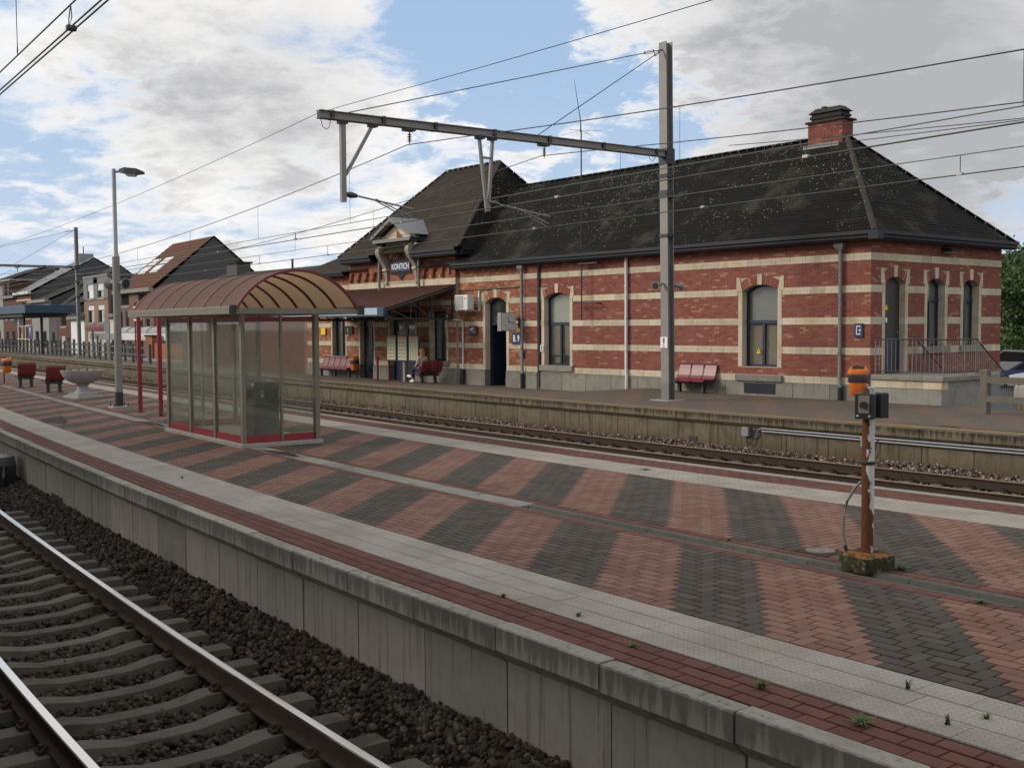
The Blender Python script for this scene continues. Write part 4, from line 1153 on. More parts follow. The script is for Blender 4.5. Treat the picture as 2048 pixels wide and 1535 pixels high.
# platform clock on its wall bracket
t = thing('platform_clock', 'square grey double-sided platform clock on a wall bracket', 'clock', wpt(-14.85, -.62, 2.27), BETA)
MB().cbox(-.12, .12, -.36, .36, -.34, .34, .02).build('case', 'galvanised', t)
MB().box(.121, .128, -.325, .325, -.305, .305).build('dial', 'white_pipe', t)
tk = MB()
for k in range(12):
    a = k*PI/6; c, s = math.cos(a), math.sin(a); tk.bar((.132, s*.215, c*.215), (.132, s*.275, c*.275), .022, .004)
tk.build('hour_mark', 'black_print', t)
def hand(nm, ang, L, w):
    s, c = math.sin(ang), math.cos(ang); MB().bar((.136, -s*.06, -c*.06), (.136, s*L, c*L), w, .006).build(nm, 'black_print', t)
hand('hour_hand', rad(-22), .17, .035); hand('minute_hand', rad(95), .26, .024)
bk = MB(); bk.bar((0, .36, .1), (0, .6, .1), .05, .05); bk.bar((0, .36, -.1), (0, .6, -.1), .05, .05); bk.box(-.05, .05, .56, .605, -.2, .2); bk.build('bracket', 'steel_dark', t)
# flood lamp on the end wall
t = thing('wall_lamp', 'dark floodlight hung under the gutter of the station end wall', 'lamp', wpt(.02, 3.75, 4.26), BETA)
MB().loft([[(.0, -.18, .05), (.0, .18, .05), (.0, .18, -.06), (0, -.18, -.06)], [(.36, -.24, -.02), (.36, .24, -.02), (.33, .24, -.1), (.33, -.24, -.1)]], True, True).build('housing', 'steel_dark', t)
MB().box(.05, .31, -.2, .2, -.105, -.09).build('lens', 'lamp_glass', t)
# antenna on the front wall
t = thing('radio_antenna', 'tall thin radio antenna clamped to the brick front between window and mast', 'antenna', wpt(-11.13, -.3, 2.3), BETA)
MB().tube([(0, 0, 0), (0, 0, 6.5)], .024, 6).build('pole', 'steel_dark', t)
MB().tube([(-.02, 0, 6.45), (-.02, 0, 6.8), (-.35, 0, 8.3)], [.03, .02, .006], 5).build('whip', 'wire', t)
for k in range(4): MB().tube([(0, 0, 6.5), (.8*math.cos(k*PI/2+.3), .8*math.sin(k*PI/2+.3), 6.42)], .006, 4).build('radial_rod', 'wire', t)
for z, a, b2 in ((.58, -.4, .75), (1.95, -.2, .75)): MB().bar((a, .02, z), (b2, .02, z), .05, .05).build('clamp_arm', 'steel_dark', t); MB().bar((b2-.1, .02, z), (b2-.1, .29, z), .04, .04).build('wall_tie', 'steel_dark', t)

# landing, stairs and railings at the end wall
t = thing('stair_landing', 'raised stone landing with stairs at the end wall of the station', 'stairs', wpt(0.02, -.02, 0), BETA)
MB().cbox(0, 2.08, 0, 1.95, -.35, .40, .02).build('base_wall', 'concrete_plain', t)
for k in range(4): MB().box(k*.52, k*.52+.515, -.012, .3, .405, .62).build('band_stone', 'band_stone', t)
MB().box(0, 2.06, .02, 1.93, .4, .62).build('core', 'concrete_plain', t)
MB().cbox(-.005, 2.16, -.08, 2.0, .625, .745, .02).build('landing_slab', 'plinth_stone', t)
MB().box(1.86, 2.08, 1.95, 2.85, -.9, .62).build('stair_side_wall', 'paint_grey_wall', t); MB().cbox(1.82, 2.16, 2.001, 2.88, .625, .745, .02).build('wall_coping', 'plinth_stone', t)
MB().prism([(2.85, -.9), (2.85, .4), (4.3, -.5), (4.3, -.9)], 1.87, 2.06).build('stair_side_wall', 'paint_grey_wall', t)
for k in range(8): MB().box(.16, 1.85, 1.951+k*.28, 1.95+(k+1)*.28, -.9, .56-k*.175).build('step', 'concrete_plain', t)
def railing(pts, label, post_every=1.0):
    """pts: foot points of the railing in landing space"""
    r = thing('railing', label, 'railing', wpt(0.02, -.02, 0), BETA, 'railings of the stair landing')
    for p, q in zip(pts[:-1], pts[1:]):
        p, q = Vector(p), Vector(q); L = (q-p).length
        MB().tube([p+Vector((0, 0, .95)), q+Vector((0, 0, .95))], .022, 6).build('handrail', 'steel_dark', r)
        MB().tube([p+Vector((0, 0, .10)), q+Vector((0, 0, .10))], .014, 6).build('bottom_rail', 'steel_dark', r)
        n = max(2, int(L/.115))
        for k in range(n+1):
            c = p.lerp(q, k/n); big = k % 9 == 0
            MB().tube([c+Vector((0, 0, .0 if big else .10)), c+Vector((0, 0, .95))], .016 if big else .0075, 5).build('post' if big else 'baluster', 'zinc', r)
railing([(.12, .04, .745), (2.06, .04, .745)], 'grey bar railing along the front edge of the station stair landing')
railing([(2.08, .06, .745), (2.08, 1.8, .745)], 'grey bar railing along the outer side of the station stair landing')
railing([(2.0, 1.84, .745), (2.0, 4.0, -.55)], 'sloping bar railing on the outer side of the end stairs')
railing([(.22, 1.84, .745), (.22, 4.0, -.55)], 'sloping bar railing on the wall side of the end stairs')


# ------------------------------------------------------------------ seats, bins, notice boards
def seat_row(label, n, loc, rz, group='maroon platform seats', pitch=.52, proto={}):
    t = thing('platform_bench', label, 'seat', loc, rz, group)
    for k in range(n):
        x = (k-(n-1)/2)*pitch; w = pitch*.46
        if 'shell' not in proto:
            prof = [(-.52, .40), (-.46, .445), (-.30, .435), (-.12, .425), (-.02, .45), (.04, .54), (.10, .74), (.13, .86), (.125, .90)]
            b = MB(); th = .035
            rings = []
            for y, z in prof: rings.append([(-w, y, z), (w, y, z), (w, y+.004, z-th), (-w, y+.004, z-th)])
            b.loft(rings, True, True)
            for q in (-1, 1): b.tube([(q*w, y, z-.008) for y, z in prof], .014, 6)
            me = bpy.data.meshes.new('seat_shell'); me.from_pydata(b.v, [], b.f); me.materials.append(MAT['maroon_seat']); proto['shell'] = me
        o = link('seat_shell', proto['shell'], t); o.location = (x, 0, 0)
        MB().box(x-.05, x+.05, -.34, -.06, .37, .41).build('seat_bracket', 'steel_dark', t)
    L = n*pitch/2
    MB().cbox(-L+.03, L-.03, -.32, -.10, .29, .37, .01).build('beam', 'steel_dark', t)
    xs = [-L*.62, L*.62] if n < 5 else [-L*.8, 0, L*.8]
    for x in xs:
        MB().box(x-.05, x+.05, -.24, -.14, .02, .29).build('leg', 'steel_dark', t); MB().cbox(x-.1, x+.1, -.32, -.06, 0, .025, .005).build('foot_plate', 'steel_dark', t)
    return t
seat_row('maroon slatted seat beside the white stone urn on the island platform', 3, (-38.6, 8.75, 0), rad(-90)+.02, pitch=.2, proto={})
seat_row('maroon slatted seat next to the orange bin on the island platform', 3, (-42.9, 8.75, 0), rad(-90)-.02, pitch=.2, proto={})
seat_row('maroon seats against the brick wall behind the catenary mast', 3, wpt(-6.05, -.2, 0), BETA)
seat_row('long row of maroon seats under the station canopy beside the orange bin', 6, wpt(-27.6, -.28, -.17), BETA)
seat_row('maroon seats under the canopy on which a person sits', 2, wpt(-19.2, -1.0, -.15), BETA+rad(-90))

def bin_thing(label, loc, rz, post=None, bag=True, s=1.0):
    t = thing('litter_bin', label, 'litter bin', loc, rz, 'orange litter bins')
    def ring(z, w, dpt): return [(w*math.copysign(abs(math.cos(a))**.6, math.cos(a)), dpt*math.copysign(abs(math.sin(a))**.6, math.sin(a)), z) for a in [2*PI*k/24 for k in range(24)]]
    MB().loft([ring(z*s, w*s, dd*s) for z, w, dd in ((0, .13, .10), (.03, .155, .125), (.3, .175, .14), (.42, .185, .15))], True, False).build('body', 'orange_plastic', t, smooth=True)
    if bag: MB().loft([ring(z*s, w*s, dd*s) for z, w, dd in ((.28, .19, .155), (.31, .20, .165), (.36, .193, .158), (.41, .2, .165), (.45, .192, .156))], False, False).build('bin_bag', 'bag_film', t, smooth=True)
    h = MB(); h.loft([ring(z*s, w*s, dd*s) for z, w, dd in ((.44, .20, .165), (.47, .205, .17), (.52, .195, .16))], False, False)
    # sloping hood with a dark mouth
    a = ring(.52*s, .195*s, .16*s); bb = [(x*.86, y*.82+.01*s, z+(.045+.035*(y/(.16*s)))*s) for x, y, z in a]; h.loft([a, bb], False, True); h.build('hood', 'orange_plastic', t, smooth=True)
    MB().loft([[(x*.72, y*.66-.01*s, z-.003*s) for x, y, z in bb], [(x*.72, y*.66-.01*s, z+.005*s) for x, y, z in bb]], True, True).build('mouth', 'black_plastic', t)
    if post:
        MB().tube([(-.24, .0, -post[1]), (-.24, .0, post[0])], .03, 10).build('post', 'red_paint', t); MB().box(-.24, -.1, -.02, .02, .2, .26).build('bracket', 'steel_dark', t)
    return t
bin_thing('orange litter bin hung on a red post beside the island platform seats', (-46.4, 8.75, .42), rad(15), (.62, .42))
bin_thing('orange litter bin by the long seat row under the station canopy', wpt(-25.85, -.5, .17), BETA, s=1.05)
MB().box(-.03, .03, .08, .12, -.4, .4).build('post', 'steel_dark', bpy.data.objects['litter_bin.001'])
# post with key switch box and bin on the island platform
t = thing('switch_post', 'rusty white post with black switch boxes on a mossy concrete block', 'post', (-5.97, 7.96, .13)); t.scale = (.938,)*3
MB().tube([(.0, 0, -.05), (0, 0, 1.53)], .056, 20).build('pole', 'rusty_paint', t, smooth=True)
blk = MB().cbox(-.20, .18, -.18, .19, -.15, .012, .03); bb = []
for p in blk.v: bb.append((p[0]+random.uniform(-.02, .02), p[1]+random.uniform(-.02, .02), p[2]+random.uniform(-.012, .012)))
blk.v = bb; blk.build('foot_block', 'mossy_block', t, tf=lambda x, y, z: (x*math.cos(-.14)-y*math.sin(-.14), x*math.sin(-.14)+y*math.cos(-.14), z))
for a, nm in ((rad(22), 'front'), (rad(165), 'back')):
    c, s = math.cos(a), math.sin(a); R2 = lambda x, y, z, c=c, s=s: (x*c-y*s, x*s+y*c, z)
    MB().cbox(-.085, .085, -.16, -.065, 1.245, 1.475, .008).build('switch_box', 'black_plastic', t, tf=R2)
    if nm == 'front':
        MB().box(-.05, .05, -.167, -.161, 1.30, 1.46).build('cover_plate', 'bronze_post', t, tf=R2)
        MB().tube([(0, -.165, 1.375), (0, -.20, 1.375)], .032, 14).build('key_switch', 'black_plastic', t, tf=R2)
        for x in (-.055, .05): MB().lathe([(0, 0), (.014, .002), (0, .012)], (0, 0, 0), 8).build('screw', 'galvanised', t, tf=lambda px, py, pz, x=x: R2(px+x, -.161-pz, py+1.27))
MB().tube([(-.062, -.03, .84), (.07, -.03, .845)], .009, 5).build('cable_tie', 'black_plastic', t)
MB().lathe([(.064, .8), (.066, .81), (.066, .82), (.064, .83)], (0, 0, .02), 16).build('cable_tie', 'black_plastic', t)
MB().tube([(-.05, -.03, .66), (-.1, -.05, .60), (-.165, -.08, .47), (-.19, -.1, .33), (-.185, -.11, .17), (-.15, -.1, .0)], .013, 8).build('cable', 'zinc', t, smooth=True)
MB().tube([(-.165, -.105, .06), (-.15, -.1, .0)], .017, 8).build('cable_gland', 'black_plastic', t)
t = bin_thing('orange litter bin with a dark bag on the station platform beyond the rusty post', (-17.73, 23.2, .30), rad(30), s=1.24)
MB().box(.24, .30, .05, .11, -.4, .55).build('post', 'zinc', t); MB().box(.1, .26, .06, .10, .3, .35).build('bracket', 'steel_dark', t)

t = thing('manhole_cover', 'square iron manhole cover with round lid by the rusty post', 'manhole', (-6.66, 8.19, .002))
MB().cbox(-.19, .19, -.17, .17, 0, .006, .003).build('frame', 'rail_rust', t)
MB().lathe([(.135, .004), (.135, .014), (.10, .015), (.098, .009), (.04, .009), (.035, .016), (0, .017)], (0, 0, 0), 24).build('lid', 'bronze_post', t)

# timetable board
t = thing('timetable_board', 'triple timetable board with cream sheets on a grey post', 'notice board', (-40.05, 22.85, -.17), BETA)
MB().cbox(-.1, .05, -.05, .05, 0, 2.5, .01).build('post', 'concrete_plain', t)
for k in range(3):
    x = -.82+k*.82
    MB().cbox(x-.37, x+.37, -.13, -.06, .86, 1.94, .01).build('board_frame', 'canopy_blue', t)
    MB().box(x-.31, x+.31, -.137, -.131, .91, 1.89).build('timetable_sheet', 'paper_cream', t)
    ln = MB()
    for r in range(11 if k == 2 else 6):
        z = 1.78-r*(.085 if k == 2 else .15)
        for q in range(3): ln.box(x-.26+q*.19, x-.26+q*.19+.12, -.140, -.138, z-.012, z+.012)
    ln.build('print_line', 'black_print', t)
    MB().box(x-.3, x+.3, -.1405, -.1375, 1.83, 1.87).build('heading', 'orange_plastic' if k else 'zinc', t)
for k, (x, d) in enumerate(((-23.3, -.9), (-22.4, -.9), (-21.4, -.7))):
    MB().tube([(0, 0, 0), (0, 0, 1.05)], .05, 8).build('bollard', 'red_paint', None).location = wpt(x, d, -.17)
    o = bpy.data.objects['bollard' if k == 0 else 'bollard.%03d' % k]; o.rotation_euler = (0, 0, 0)
    tag(o, ['red bollard under the canopy left of the timetable post', 'red bollard close behind the timetable post', 'red bollard between timetable post and seated person'][k], 'bollard', 'red bollards in front of the canopy doors')

# stone urn
t = thing('stone_urn', 'white stone flower urn on a square foot on the island platform', 'urn', (-35.25, 8.78, 0), .3)
MB().cbox(-.42, .42, -.42, .42, 0, .075, .02).build('plinth', 'urn_stone', t); MB().cbox(-.32, .32, -.32, .32, .075, .15, .02).build('foot', 'urn_stone', t)
MB().lathe([(.27, .15), (.22, .19), (.17, .28), (.145, .36), (.20, .39), (.20, .42), (.16, .44)], (0, 0, 0), 28).build('stem', 'urn_stone', t, smooth=True)
MB().lathe([(.16, .43), (.3, .46), (.45, .54), (.56, .66), (.62, .80), (.635, .845), (.60, .85), (.57, .80), (.5, .79)], (0, 0, 0), 32).build('bowl', 'urn_stone', t, smooth=True)
MB().lathe([(.56, .795), (.3, .815), (0, .82)], (0, 0, 0), 20).build('earth', 'soil', t)
fl = MB()
for k in range(26):
    a = random.uniform(0, 2*PI); r = random.uniform(.45, .6); fl.tube([(r*math.cos(a), r*math.sin(a), .82), (r*1.02*math.cos(a+.05), r*1.02*math.sin(a+.05), .82+random.uniform(.03, .06))], .012, 4)
fl.build('withered_plants', 'soil', t, kind='stuff')

# ------------------------------------------------------------------ glass waiting shelter
t = thing('waiting_shelter', 'glass waiting shelter with brown vaulted roof and red rails', 'shelter', (0, 0, 0))
X0, X1, Y0, Y1, H = -22.55, -18.55, 7.32, 8.72, 2.28
MB().cbox(X0-.08, X1+.10, Y0-.09, Y1+.09, -.02, .07, .012).build('kerb', 'concrete_plain', t)
def post(x, y, w=.055): MB().box(x-w, x+w, y-w*.7, y+w*.7, .07, H+.1).build('post', 'bronze_post', t)
sx = [X0, X0+1.33, X0+2.66, X1]
for x in sx: post(x, Y0, .05)
for y in (Y1,): post(X1, y, .06); post(X0, y, .05)
post(X1-.0, Y0+.72, .028); post(X0+1.33, Y1, .045); post(X0, Y0+.7, .035)
def pane(x0, y0, x1, y1):
    n = MB()
    if abs(x1-x0) > abs(y1-y0):
        n.box(x0, x1, y0-.005, y0+.005, .2, H-.06).build('glass_pane', 'shelter_glass', t)
        MB().box(x0, x1, y0-.018, y0+.018, .072, .2).build('bottom_rail', 'red_paint', t); MB().box(x0, x1, y0-.018, y0+.018, H-.07, H+.02).build('top_rail', 'deep_red', t)
    else:
        n.box(x0-.005, x0+.005, y0, y1, .2, H-.06).build('glass_pane', 'shelter_glass', t)
        MB().box(x0-.018, x0+.018, y0, y1, .072, .2).build('bottom_rail', 'red_paint', t); MB().box(x0-.018, x0+.018, y0, y1, H-.07, H+.02).build('top_rail', 'deep_red', t)
for a, b in zip(sx[:-1], sx[1:]): pane(a+.05, Y0, b-.05, Y0)
pane(X1, Y0+.04, X1, Y0+.69); pane(X1, Y0+.75, X1, Y1-.05); pane(X0, Y0+.04, X0, Y0+.67); pane(X0, Y0+.73, X0, Y1-.04); pane(X0+.05, Y1, X0+1.28, Y1)
RX0, RX1, RY0, RY1, RZ0 = -23.75, -17.9, 6.97, 9.25, 2.44
ch_ = (RY1-RY0)/2; rise = .66; RR = (ch_*ch_+rise*rise)/(2*rise); cyy, czz = (RY0+RY1)/2, RZ0+rise-RR; th = math.asin(ch_/RR)
arc = lambda r, k, N=24: (cyy+r*math.sin(-th+2*th*k/N), czz+r*math.cos(-th+2*th*k/N))
nb = 7
for k in range(nb):
    a, b = RX0+(RX1-RX0)*k/nb, RX0+(RX1-RX0)*(k+1)/nb; m = MB()
    m.loft([[(x, *arc(RR, i)) for i in range(25)] for x in (a, b)], closed=False); m.build('roof_sheet', 'vault_sheet', t, smooth=True, recalc=False)
for k in range(nb+1):
    x = RX0+(RX1-RX0)*k/nb; m = MB(); w = .03
    m.loft([[(x-w, *arc(RR-.03, i)), (x+w, *arc(RR-.03, i)), (x+w, *arc(RR+.012, i)), (x-w, *arc(RR+.012, i))] for i in range(25)], True, True)
    m.build('roof_rib', 'deep_red' if k in (0, nb) else 'canopy_red', t)
for y, s in ((RY0, -1), (RY1, 1)): MB().cbox(RX0-.02, RX1+.02, min(y, y+s*.1)+(.0 if s < 0 else -.02), max(y, y+s*.1), RZ0-.10, RZ0+.03, .012).build('roof_gutter', 'bronze_post', t)
for x in (RX0+.02, RX1-.04):
    MB().box(x-.02, x+.04, RY0, RY1, RZ0-.1, RZ0-.0).build('tie_beam', 'bronze_post', t)
MB().box(RX1-.05, RX1+.03, RY0-.1, RY0-.005, RZ0-.115, RZ0+.05).build('gutter_end', 'black_plastic', t); MB().box(RX1-.05, RX1+.03, RY1+.005, RY1+.12, RZ0-.115, RZ0+.05).build('gutter_end', 'black_plastic', t)
for x in (X0, X1, (X0+X1)/2):
    MB().box(x-.03, x+.03, RY0, RY1, RZ0-.085, RZ0-.03).build('cross_beam', 'bronze_post', t)
# bin inside the shelter
t = thing('waste_bin', 'tall black plastic waste bin inside the glass shelter', 'waste bin', (-19.0, 7.86, .07))
def rr(z, w): return [(w*math.copysign(abs(math.cos(a))**.5, math.cos(a)), w*math.copysign(abs(math.sin(a))**.5, math.sin(a)), z) for a in [2*PI*k/28 for k in range(28)]]
MB().loft([rr(0, .31), rr(.16, .31), rr(.3, .265), rr(.78, .265)], True, True).build('body', 'black_plastic', t, smooth=True)
for q in range(4):
    a = PI/4+q*PI/2; MB().box(.21*math.cos(a)*1.15-.05, .21*math.cos(a)*1.15+.05, .21*math.sin(a)*1.15-.05, .21*math.sin(a)*1.15+.05, .78, .93).build('hood_post', 'black_plastic', t)
MB().loft([rr(.92, .275), rr(.98, .275), rr(1.04, .25), rr(1.06, .2)], True, True).build('hood', 'black_plastic', t, smooth=True)
MB().loft([rr(.60, .268), rr(.66, .272), rr(.67, .266)], False, False).build('rim_band', 'black_plastic', t)
# red-painted name board posts behind the shelter
t = thing('name_board', 'island name board on two red posts left of the glass shelter', 'sign', (-27.3, 8.39, 0))
for x in (-.81, .81): MB().tube([(x, 0, 0), (x, 0, 2.62)], .055, 12).build('post', 'red_paint', t, smooth=True); MB().cbox(x-.09, x+.09, -.09, .09, 0, .02, .005).build('foot_plate', 'steel_dark', t)
MB().tube([(.81, -.05, .28), (.9, -.05, .26), (.96, -.03, .1), (1.08, .02, .015)], .012, 6).build('cable', 'black_plastic', t)
MB().box(-.76, .76, -.02, .02, 2.46, 2.60).build('board', 'blue_sign', t)

# ------------------------------------------------------------------ lamp post
t = thing('lamp_post', 'grey lamp post with one lantern and two loudspeakers', 'street lamp', (-30.03, 8.41, 0))
MB().tube([(0, 0, .04), (0, 0, .42)], .105, 14).build('base_sleeve', 'steel_dark', t, smooth=True)
MB().tube([(0, 0, .42), (0, 0, 3.0), (0, 0, 4.0)], .098, 14).build('pole', 'mast_grey', t, smooth=True)
MB().tube([(0, 0, 4.0), (0, 0, 4.1), (0, 0, 6.3)], [.098, .06, .052], 12).build('upper_pole', 'galvanised', t, smooth=True)
MB().cbox(-.24, .24, -.24, .24, 0, .05, .01).build('base_plate', 'concrete_plain', t)
for x in (-.18, .18):
    for y in (-.18, .18): MB().tube([(x, y, .05), (x, y, .13)], .018, 6).build('anchor_bolt', 'steel_dark', t)
MB().tube([(-.0, 0, 6.22), (.08, .12, 6.23), (.16, .22, 6.24)], .03, 6).build('bracket_arm', 'galvanised', t)
c, s = .577, .817
LR = lambda x, y, z: (x*c-y*s, x*s+y*c, z)
MB().loft([[(.15, -.05, 6.20), (.15, .05, 6.20), (.15, .05, 6.29), (.15, -.05, 6.29)], [(.3, -.12, 6.17), (.3, .12, 6.17), (.3, .08, 6.33), (.3, -.08, 6.33)], [(.62, -.13, 6.15), (.62, .13, 6.15), (.62, .08, 6.30), (.62, -.08, 6.30)], [(.80, -.06, 6.16), (.80, .06, 6.16), (.80, .04, 6.22), (.80, -.04, 6.22)]], True, True).build('lantern', 'steel_dark', t, tf=LR)
MB().loft([[(.32, -.1, 6.165), (.6, -.1, 6.145), (.6, .1, 6.145), (.32, .1, 6.165)], [(.36, -.06, 6.10), (.56, -.06, 6.09), (.56, .06, 6.09), (.36, .06, 6.10)]], True, True).build('lamp_glass', 'lamp_glass', t, tf=LR)
def horn(parent, p, d, name='loudspeaker', r=.12):
    p, d = Vector(p), Vector(d).normalized()
    b = MB(); b.tube([p-d*.14, p-d*.04, p+d*.04, p+d*.13, p+d*.15], [.05, .05, .045, r, r*1.05], 14); o = b.build(name, 'mast_grey', parent, smooth=True)
    MB().tube([p+d*.1505, p+d*.153], r*.82, 14).build('horn_mouth', 'steel_dark', o)
    return o
horn(t, (.17, .10, 3.30), (.9, .4, -.12), r=.15); horn(t, (-.18, -.06, 3.32), (-.9, -.3, -.12), r=.15); MB().tube([(-.17, -.05, 3.36), (.17, .1, 3.36)], .02, 6).build('speaker_bracket', 'galvanised', t)

# ------------------------------------------------------------------ catenary masts and wires
def make_mast():
    t = thing('catenary_mast', 'tall grey steel catenary mast with long beam in front of the station', 'catenary mast', (-22.84, 21.5, 0), 0, 'catenary masts beside the station platform')
    w, h, tf_, tw = .30, .24, .02, .016
    prof = [(-w/2, -h/2), (w/2, -h/2), (w/2, -h/2+tf_), (tw/2, -h/2+tf_), (tw/2, h/2-tf_), (w/2, h/2-tf_), (w/2, h/2), (-w/2, h/2), (-w/2, h/2-tf_), (-tw/2, h/2-tf_), (-tw/2, -h/2+tf_), (-w/2, -h/2+tf_)]
    lean = .022
    m = MB(); m.loft([[(x-lean*z*.35, y-lean*z*.2, z) for x, y in prof] for z in (.02, .48)], True, True); m.build('foot_section', 'zinc', t)
    m = MB(); m.loft([[(x-lean*z*.35, y-lean*z*.2, z) for x, y in prof] for z in (.48, 3, 6, 9.92)], True, True); m.build('column', 'mast_grey', t)
    MB().cbox(-.4, .35, -.36, .36, -.05, .02, .02).build('footing', 'concrete_plain', t)
    ax = lambda z: -lean*z*.35
    # collars and clamps
    for z, hh in ((6.84, .16), (6.62, .05), (6.25, .05), (5.75, .1), (4.6, .04)):
        MB().box(ax(z)-w/2-.02, ax(z)+w/2+.02, -h/2-.05, h/2+.01, z-hh, z+hh).build('clamp', 'steel_dark', t)
    zb = 6.85
    bm = MB()
    for x in (-.075, .075):
        bm.prism([(zb-.09, 0), (zb+.09, 0)], 0, 0) if False else None
        bm.box(x-.035, x+.035, -10.62, -.1, zb+.075, zb+.09); bm.box(x-.035, x+.035, -10.62, -.1, zb-.09, zb-.075); bm.box(x-.006+(.03 if x < 0 else -.03), x+.006+(.03 if x < 0 else -.03), -10.62, -.1, zb-.076, zb+.076)
    bm.build('beam', 'mast_grey', t)
    for y in (-10.3, -9.0, -7.6, -5.9, -4.2, -2.4, -.5): MB().box(-.11, .11, y-.04, y+.04, zb-.095, zb+.105).build('beam_strap', 'steel_dark', t)
    for (y, z) in ((-9.9, zb+.1), (-4.5, zb+.12)):      # stays to the mast head
        p, q = Vector((0, y, z)), Vector((ax(9.7), -.14, 9.72))
        MB().tube([p, q], .012, 5).build('stay_cable', 'wire', t)
        c = p.lerp(q, .93); e = p.lerp(q, .965); dd = (q-p).normalized(); sd = dd.cross(Vector((1, 0, 0))).normalized()*.035
        k = MB()
        for sg in (-1, 1): k.bar(c+sd*sg, e+sd*sg, .016, .016)
        k.bar(c-sd, c+sd, .03, .03); k.bar(e-sd, e+sd, .03, .03); k.build('turnbuckle', 'galvanised', t)
    # outer drop bracket with strut
    m = MB(); m.bar((0, -10.02, zb-.08), (0, -10.02, 4.94), .10, .12); m.build('drop_tube', 'mast_grey', t)
    MB().bar((0, -9.25, zb-.1), (0, -9.96, 5.55), .07, .07).build('drop_strut', 'mast_grey', t)
    # middle V bracket
    m = MB(); m.bar((0, -6.32, zb-.09), (0, -6.1, 4.94), .07, .07); m.bar((0, -5.92, zb-.09), (0, -6.06, 4.94), .07, .07); m.bar((0, -6.25, zb-.6), (0, -5.97, zb-.6), .05, .05); m.build('v_bracket', 'mast_grey', t)
    for y in (-6.3, -5.93, -10.02, -9.25): MB().box(-.09, .09, y-.1, y+.1, zb-.16, zb-.09).build('bracket_plate', 'steel_dark', t)
    # registration arms
    for y0, y1, z in ((-10.0, -8.2, 5.12), (-6.05, -4.15, 5.15)):
        MB().tube([(0, y0, z), (0, y0+.18, z-.01)], [.05, .075], 8).build('arm_insulator', 'insulator', t)
        MB().tube([(0, y0+.18, z-.01), (0, y0+.32, z-.02)], [.075, .045], 8).build('arm_insulator', 'insulator', t)
        MB().tube([(0, y0+.3, z-.02), (.0, y1, z-.24)], .022, 6).build('registration_arm', 'galvanised', t)
        MB().tube([(0, y0+.8, z-.1), (-.1, y1-.05, z-.48)], .014, 6).build('steady_arm', 'galvanised', t)
        MB().tube([(0, y0+.8, z-.06), (.1, y1-.1, z-.44)], .014, 6).build('steady_arm', 'galvanised', t)
    # suspension insulators
    for y in (-8.28, -4.32):
        MB().box(-.1, .1, y-.16, y+.12, zb-.16, zb-.09).build('bracket_plate', 'steel_dark', t)
        pr = [(.012, 0), (.012, .05)]
        for k in range(4): pr += [(.02, .06+k*.05), (.062, .07+k*.05), (.02, .09+k*.05)]
        pr += [(.012, .28), (.012, .30)]
        MB().lathe(pr, (0, y, zb-.46), 10).build('insulator', 'insulator', t)
    for s in (-1, 1): horn(t, (ax(3.2)-.0, s*.36, 3.22), (.25, s*.9, -.15), r=.12)
    MB().tube([(ax(3.2), -.3, 3.26), (ax(3.2), .3, 3.26)], .018, 6).build('speaker_bracket', 'steel_dark', t)
    MB().tube([(-.12, -10.5, zb-.08), (-.12, -10.45, zb-.25), (-.12, -10.35, zb-.3), (-.12, -10.28, zb-.22), (-.12, -10.26, zb-.08)], .008, 5).build('bond_wire', 'wire', t)
    MB().tube([(.12, -.85, zb-.08), (.12, -.8, zb-.22), (.12, -.7, zb-.26), (.12, -.55, zb-.1)], .008, 5).build('bond_wire', 'wire', t)
    return t
mast = make_mast()
m2 = copy_tree(mast); m2.location = (-89.28, 22.1, 0); m2['label'] = 'distant grey catenary mast at the fenced end of the station platform'
# number plate on the near mast
t = thing('mast_number_plate', 'white number plate strapped to the near catenary mast', 'sign', (-22.86, 21.365, 1.62))
MB().box(-.14, .14, -.012, 0, -.15, .16).build('plate', 'white_print', t)
text_part('digits', '17-', .11, 'black_print', t, at(0, -.014, -.09) @ Matrix.Rotation(PI/2, 4, 'Z'), .002); text_part('digits', '888', .1, 'black_print', t, at(0.0, -.014, .06) @ Matrix.Rotation(PI/2, 4, 'Z'), .002)

XM = [43.6, -22.84, -89.28, -155.7]
def span(x, top, k):
    for a, b in zip(XM[:-1], XM[1:]):
        if b <= x <= a: c = (a+b)/2; return top-k*((a-b)/2)**2+k*(x-c)**2
    return top
def wire(name, label, pts, r, mat='wire', cat='wire', group=None):
    return tag(MB().tube(pts, r, 5).build(name, mat), label, cat, group)
xs = np.arange(-155, 42, 2.2)
def line(y, zf): return [(x, y, zf(x)) for x in xs]
for y, tname, top, aux, con in ((13.25, 'middle', 6.41, 4.80, 4.60), (17.2, 'far', 6.48, 4.96, 4.63)):
    w = thing('catenary', 'overhead catenary of the %s track with hangers' % ('track beside the island platform' if y < 15 else 'track along the station platform'), 'overhead wire', (0, 0, 0), 0, 'overhead catenaries')
    zf = lambda x, top=top: span(x, top, .00118)
    MB().tube(line(y, zf), .011, 5).build('messenger_wire', 'wire', w); MB().tube(line(y, lambda x: aux+.00012*((x-10)**2 % 900)*0), .009, 5).build('auxiliary_wire', 'copper_wire', w)
    for q in (-.02, .02): MB().tube(line(y+q, lambda x: con), .0085, 5).build('contact_wire', 'copper_wire', w)
    for k, x in enumerate(np.arange(-87, 30, 6.1)):
        MB().tube([(x, y, zf(x)), (x, y, aux)], .005, 4).build('hanger', 'wire', w)
        MB().tube([(x+2.7, y, aux), (x+2.7, y, con)], .008, 4).build('hanger', 'wire', w); MB().box(x+2.65, x+2.75, y-.03, y+.03, con-.01, con+.035).build('hanger_clip', 'galvanised', w)
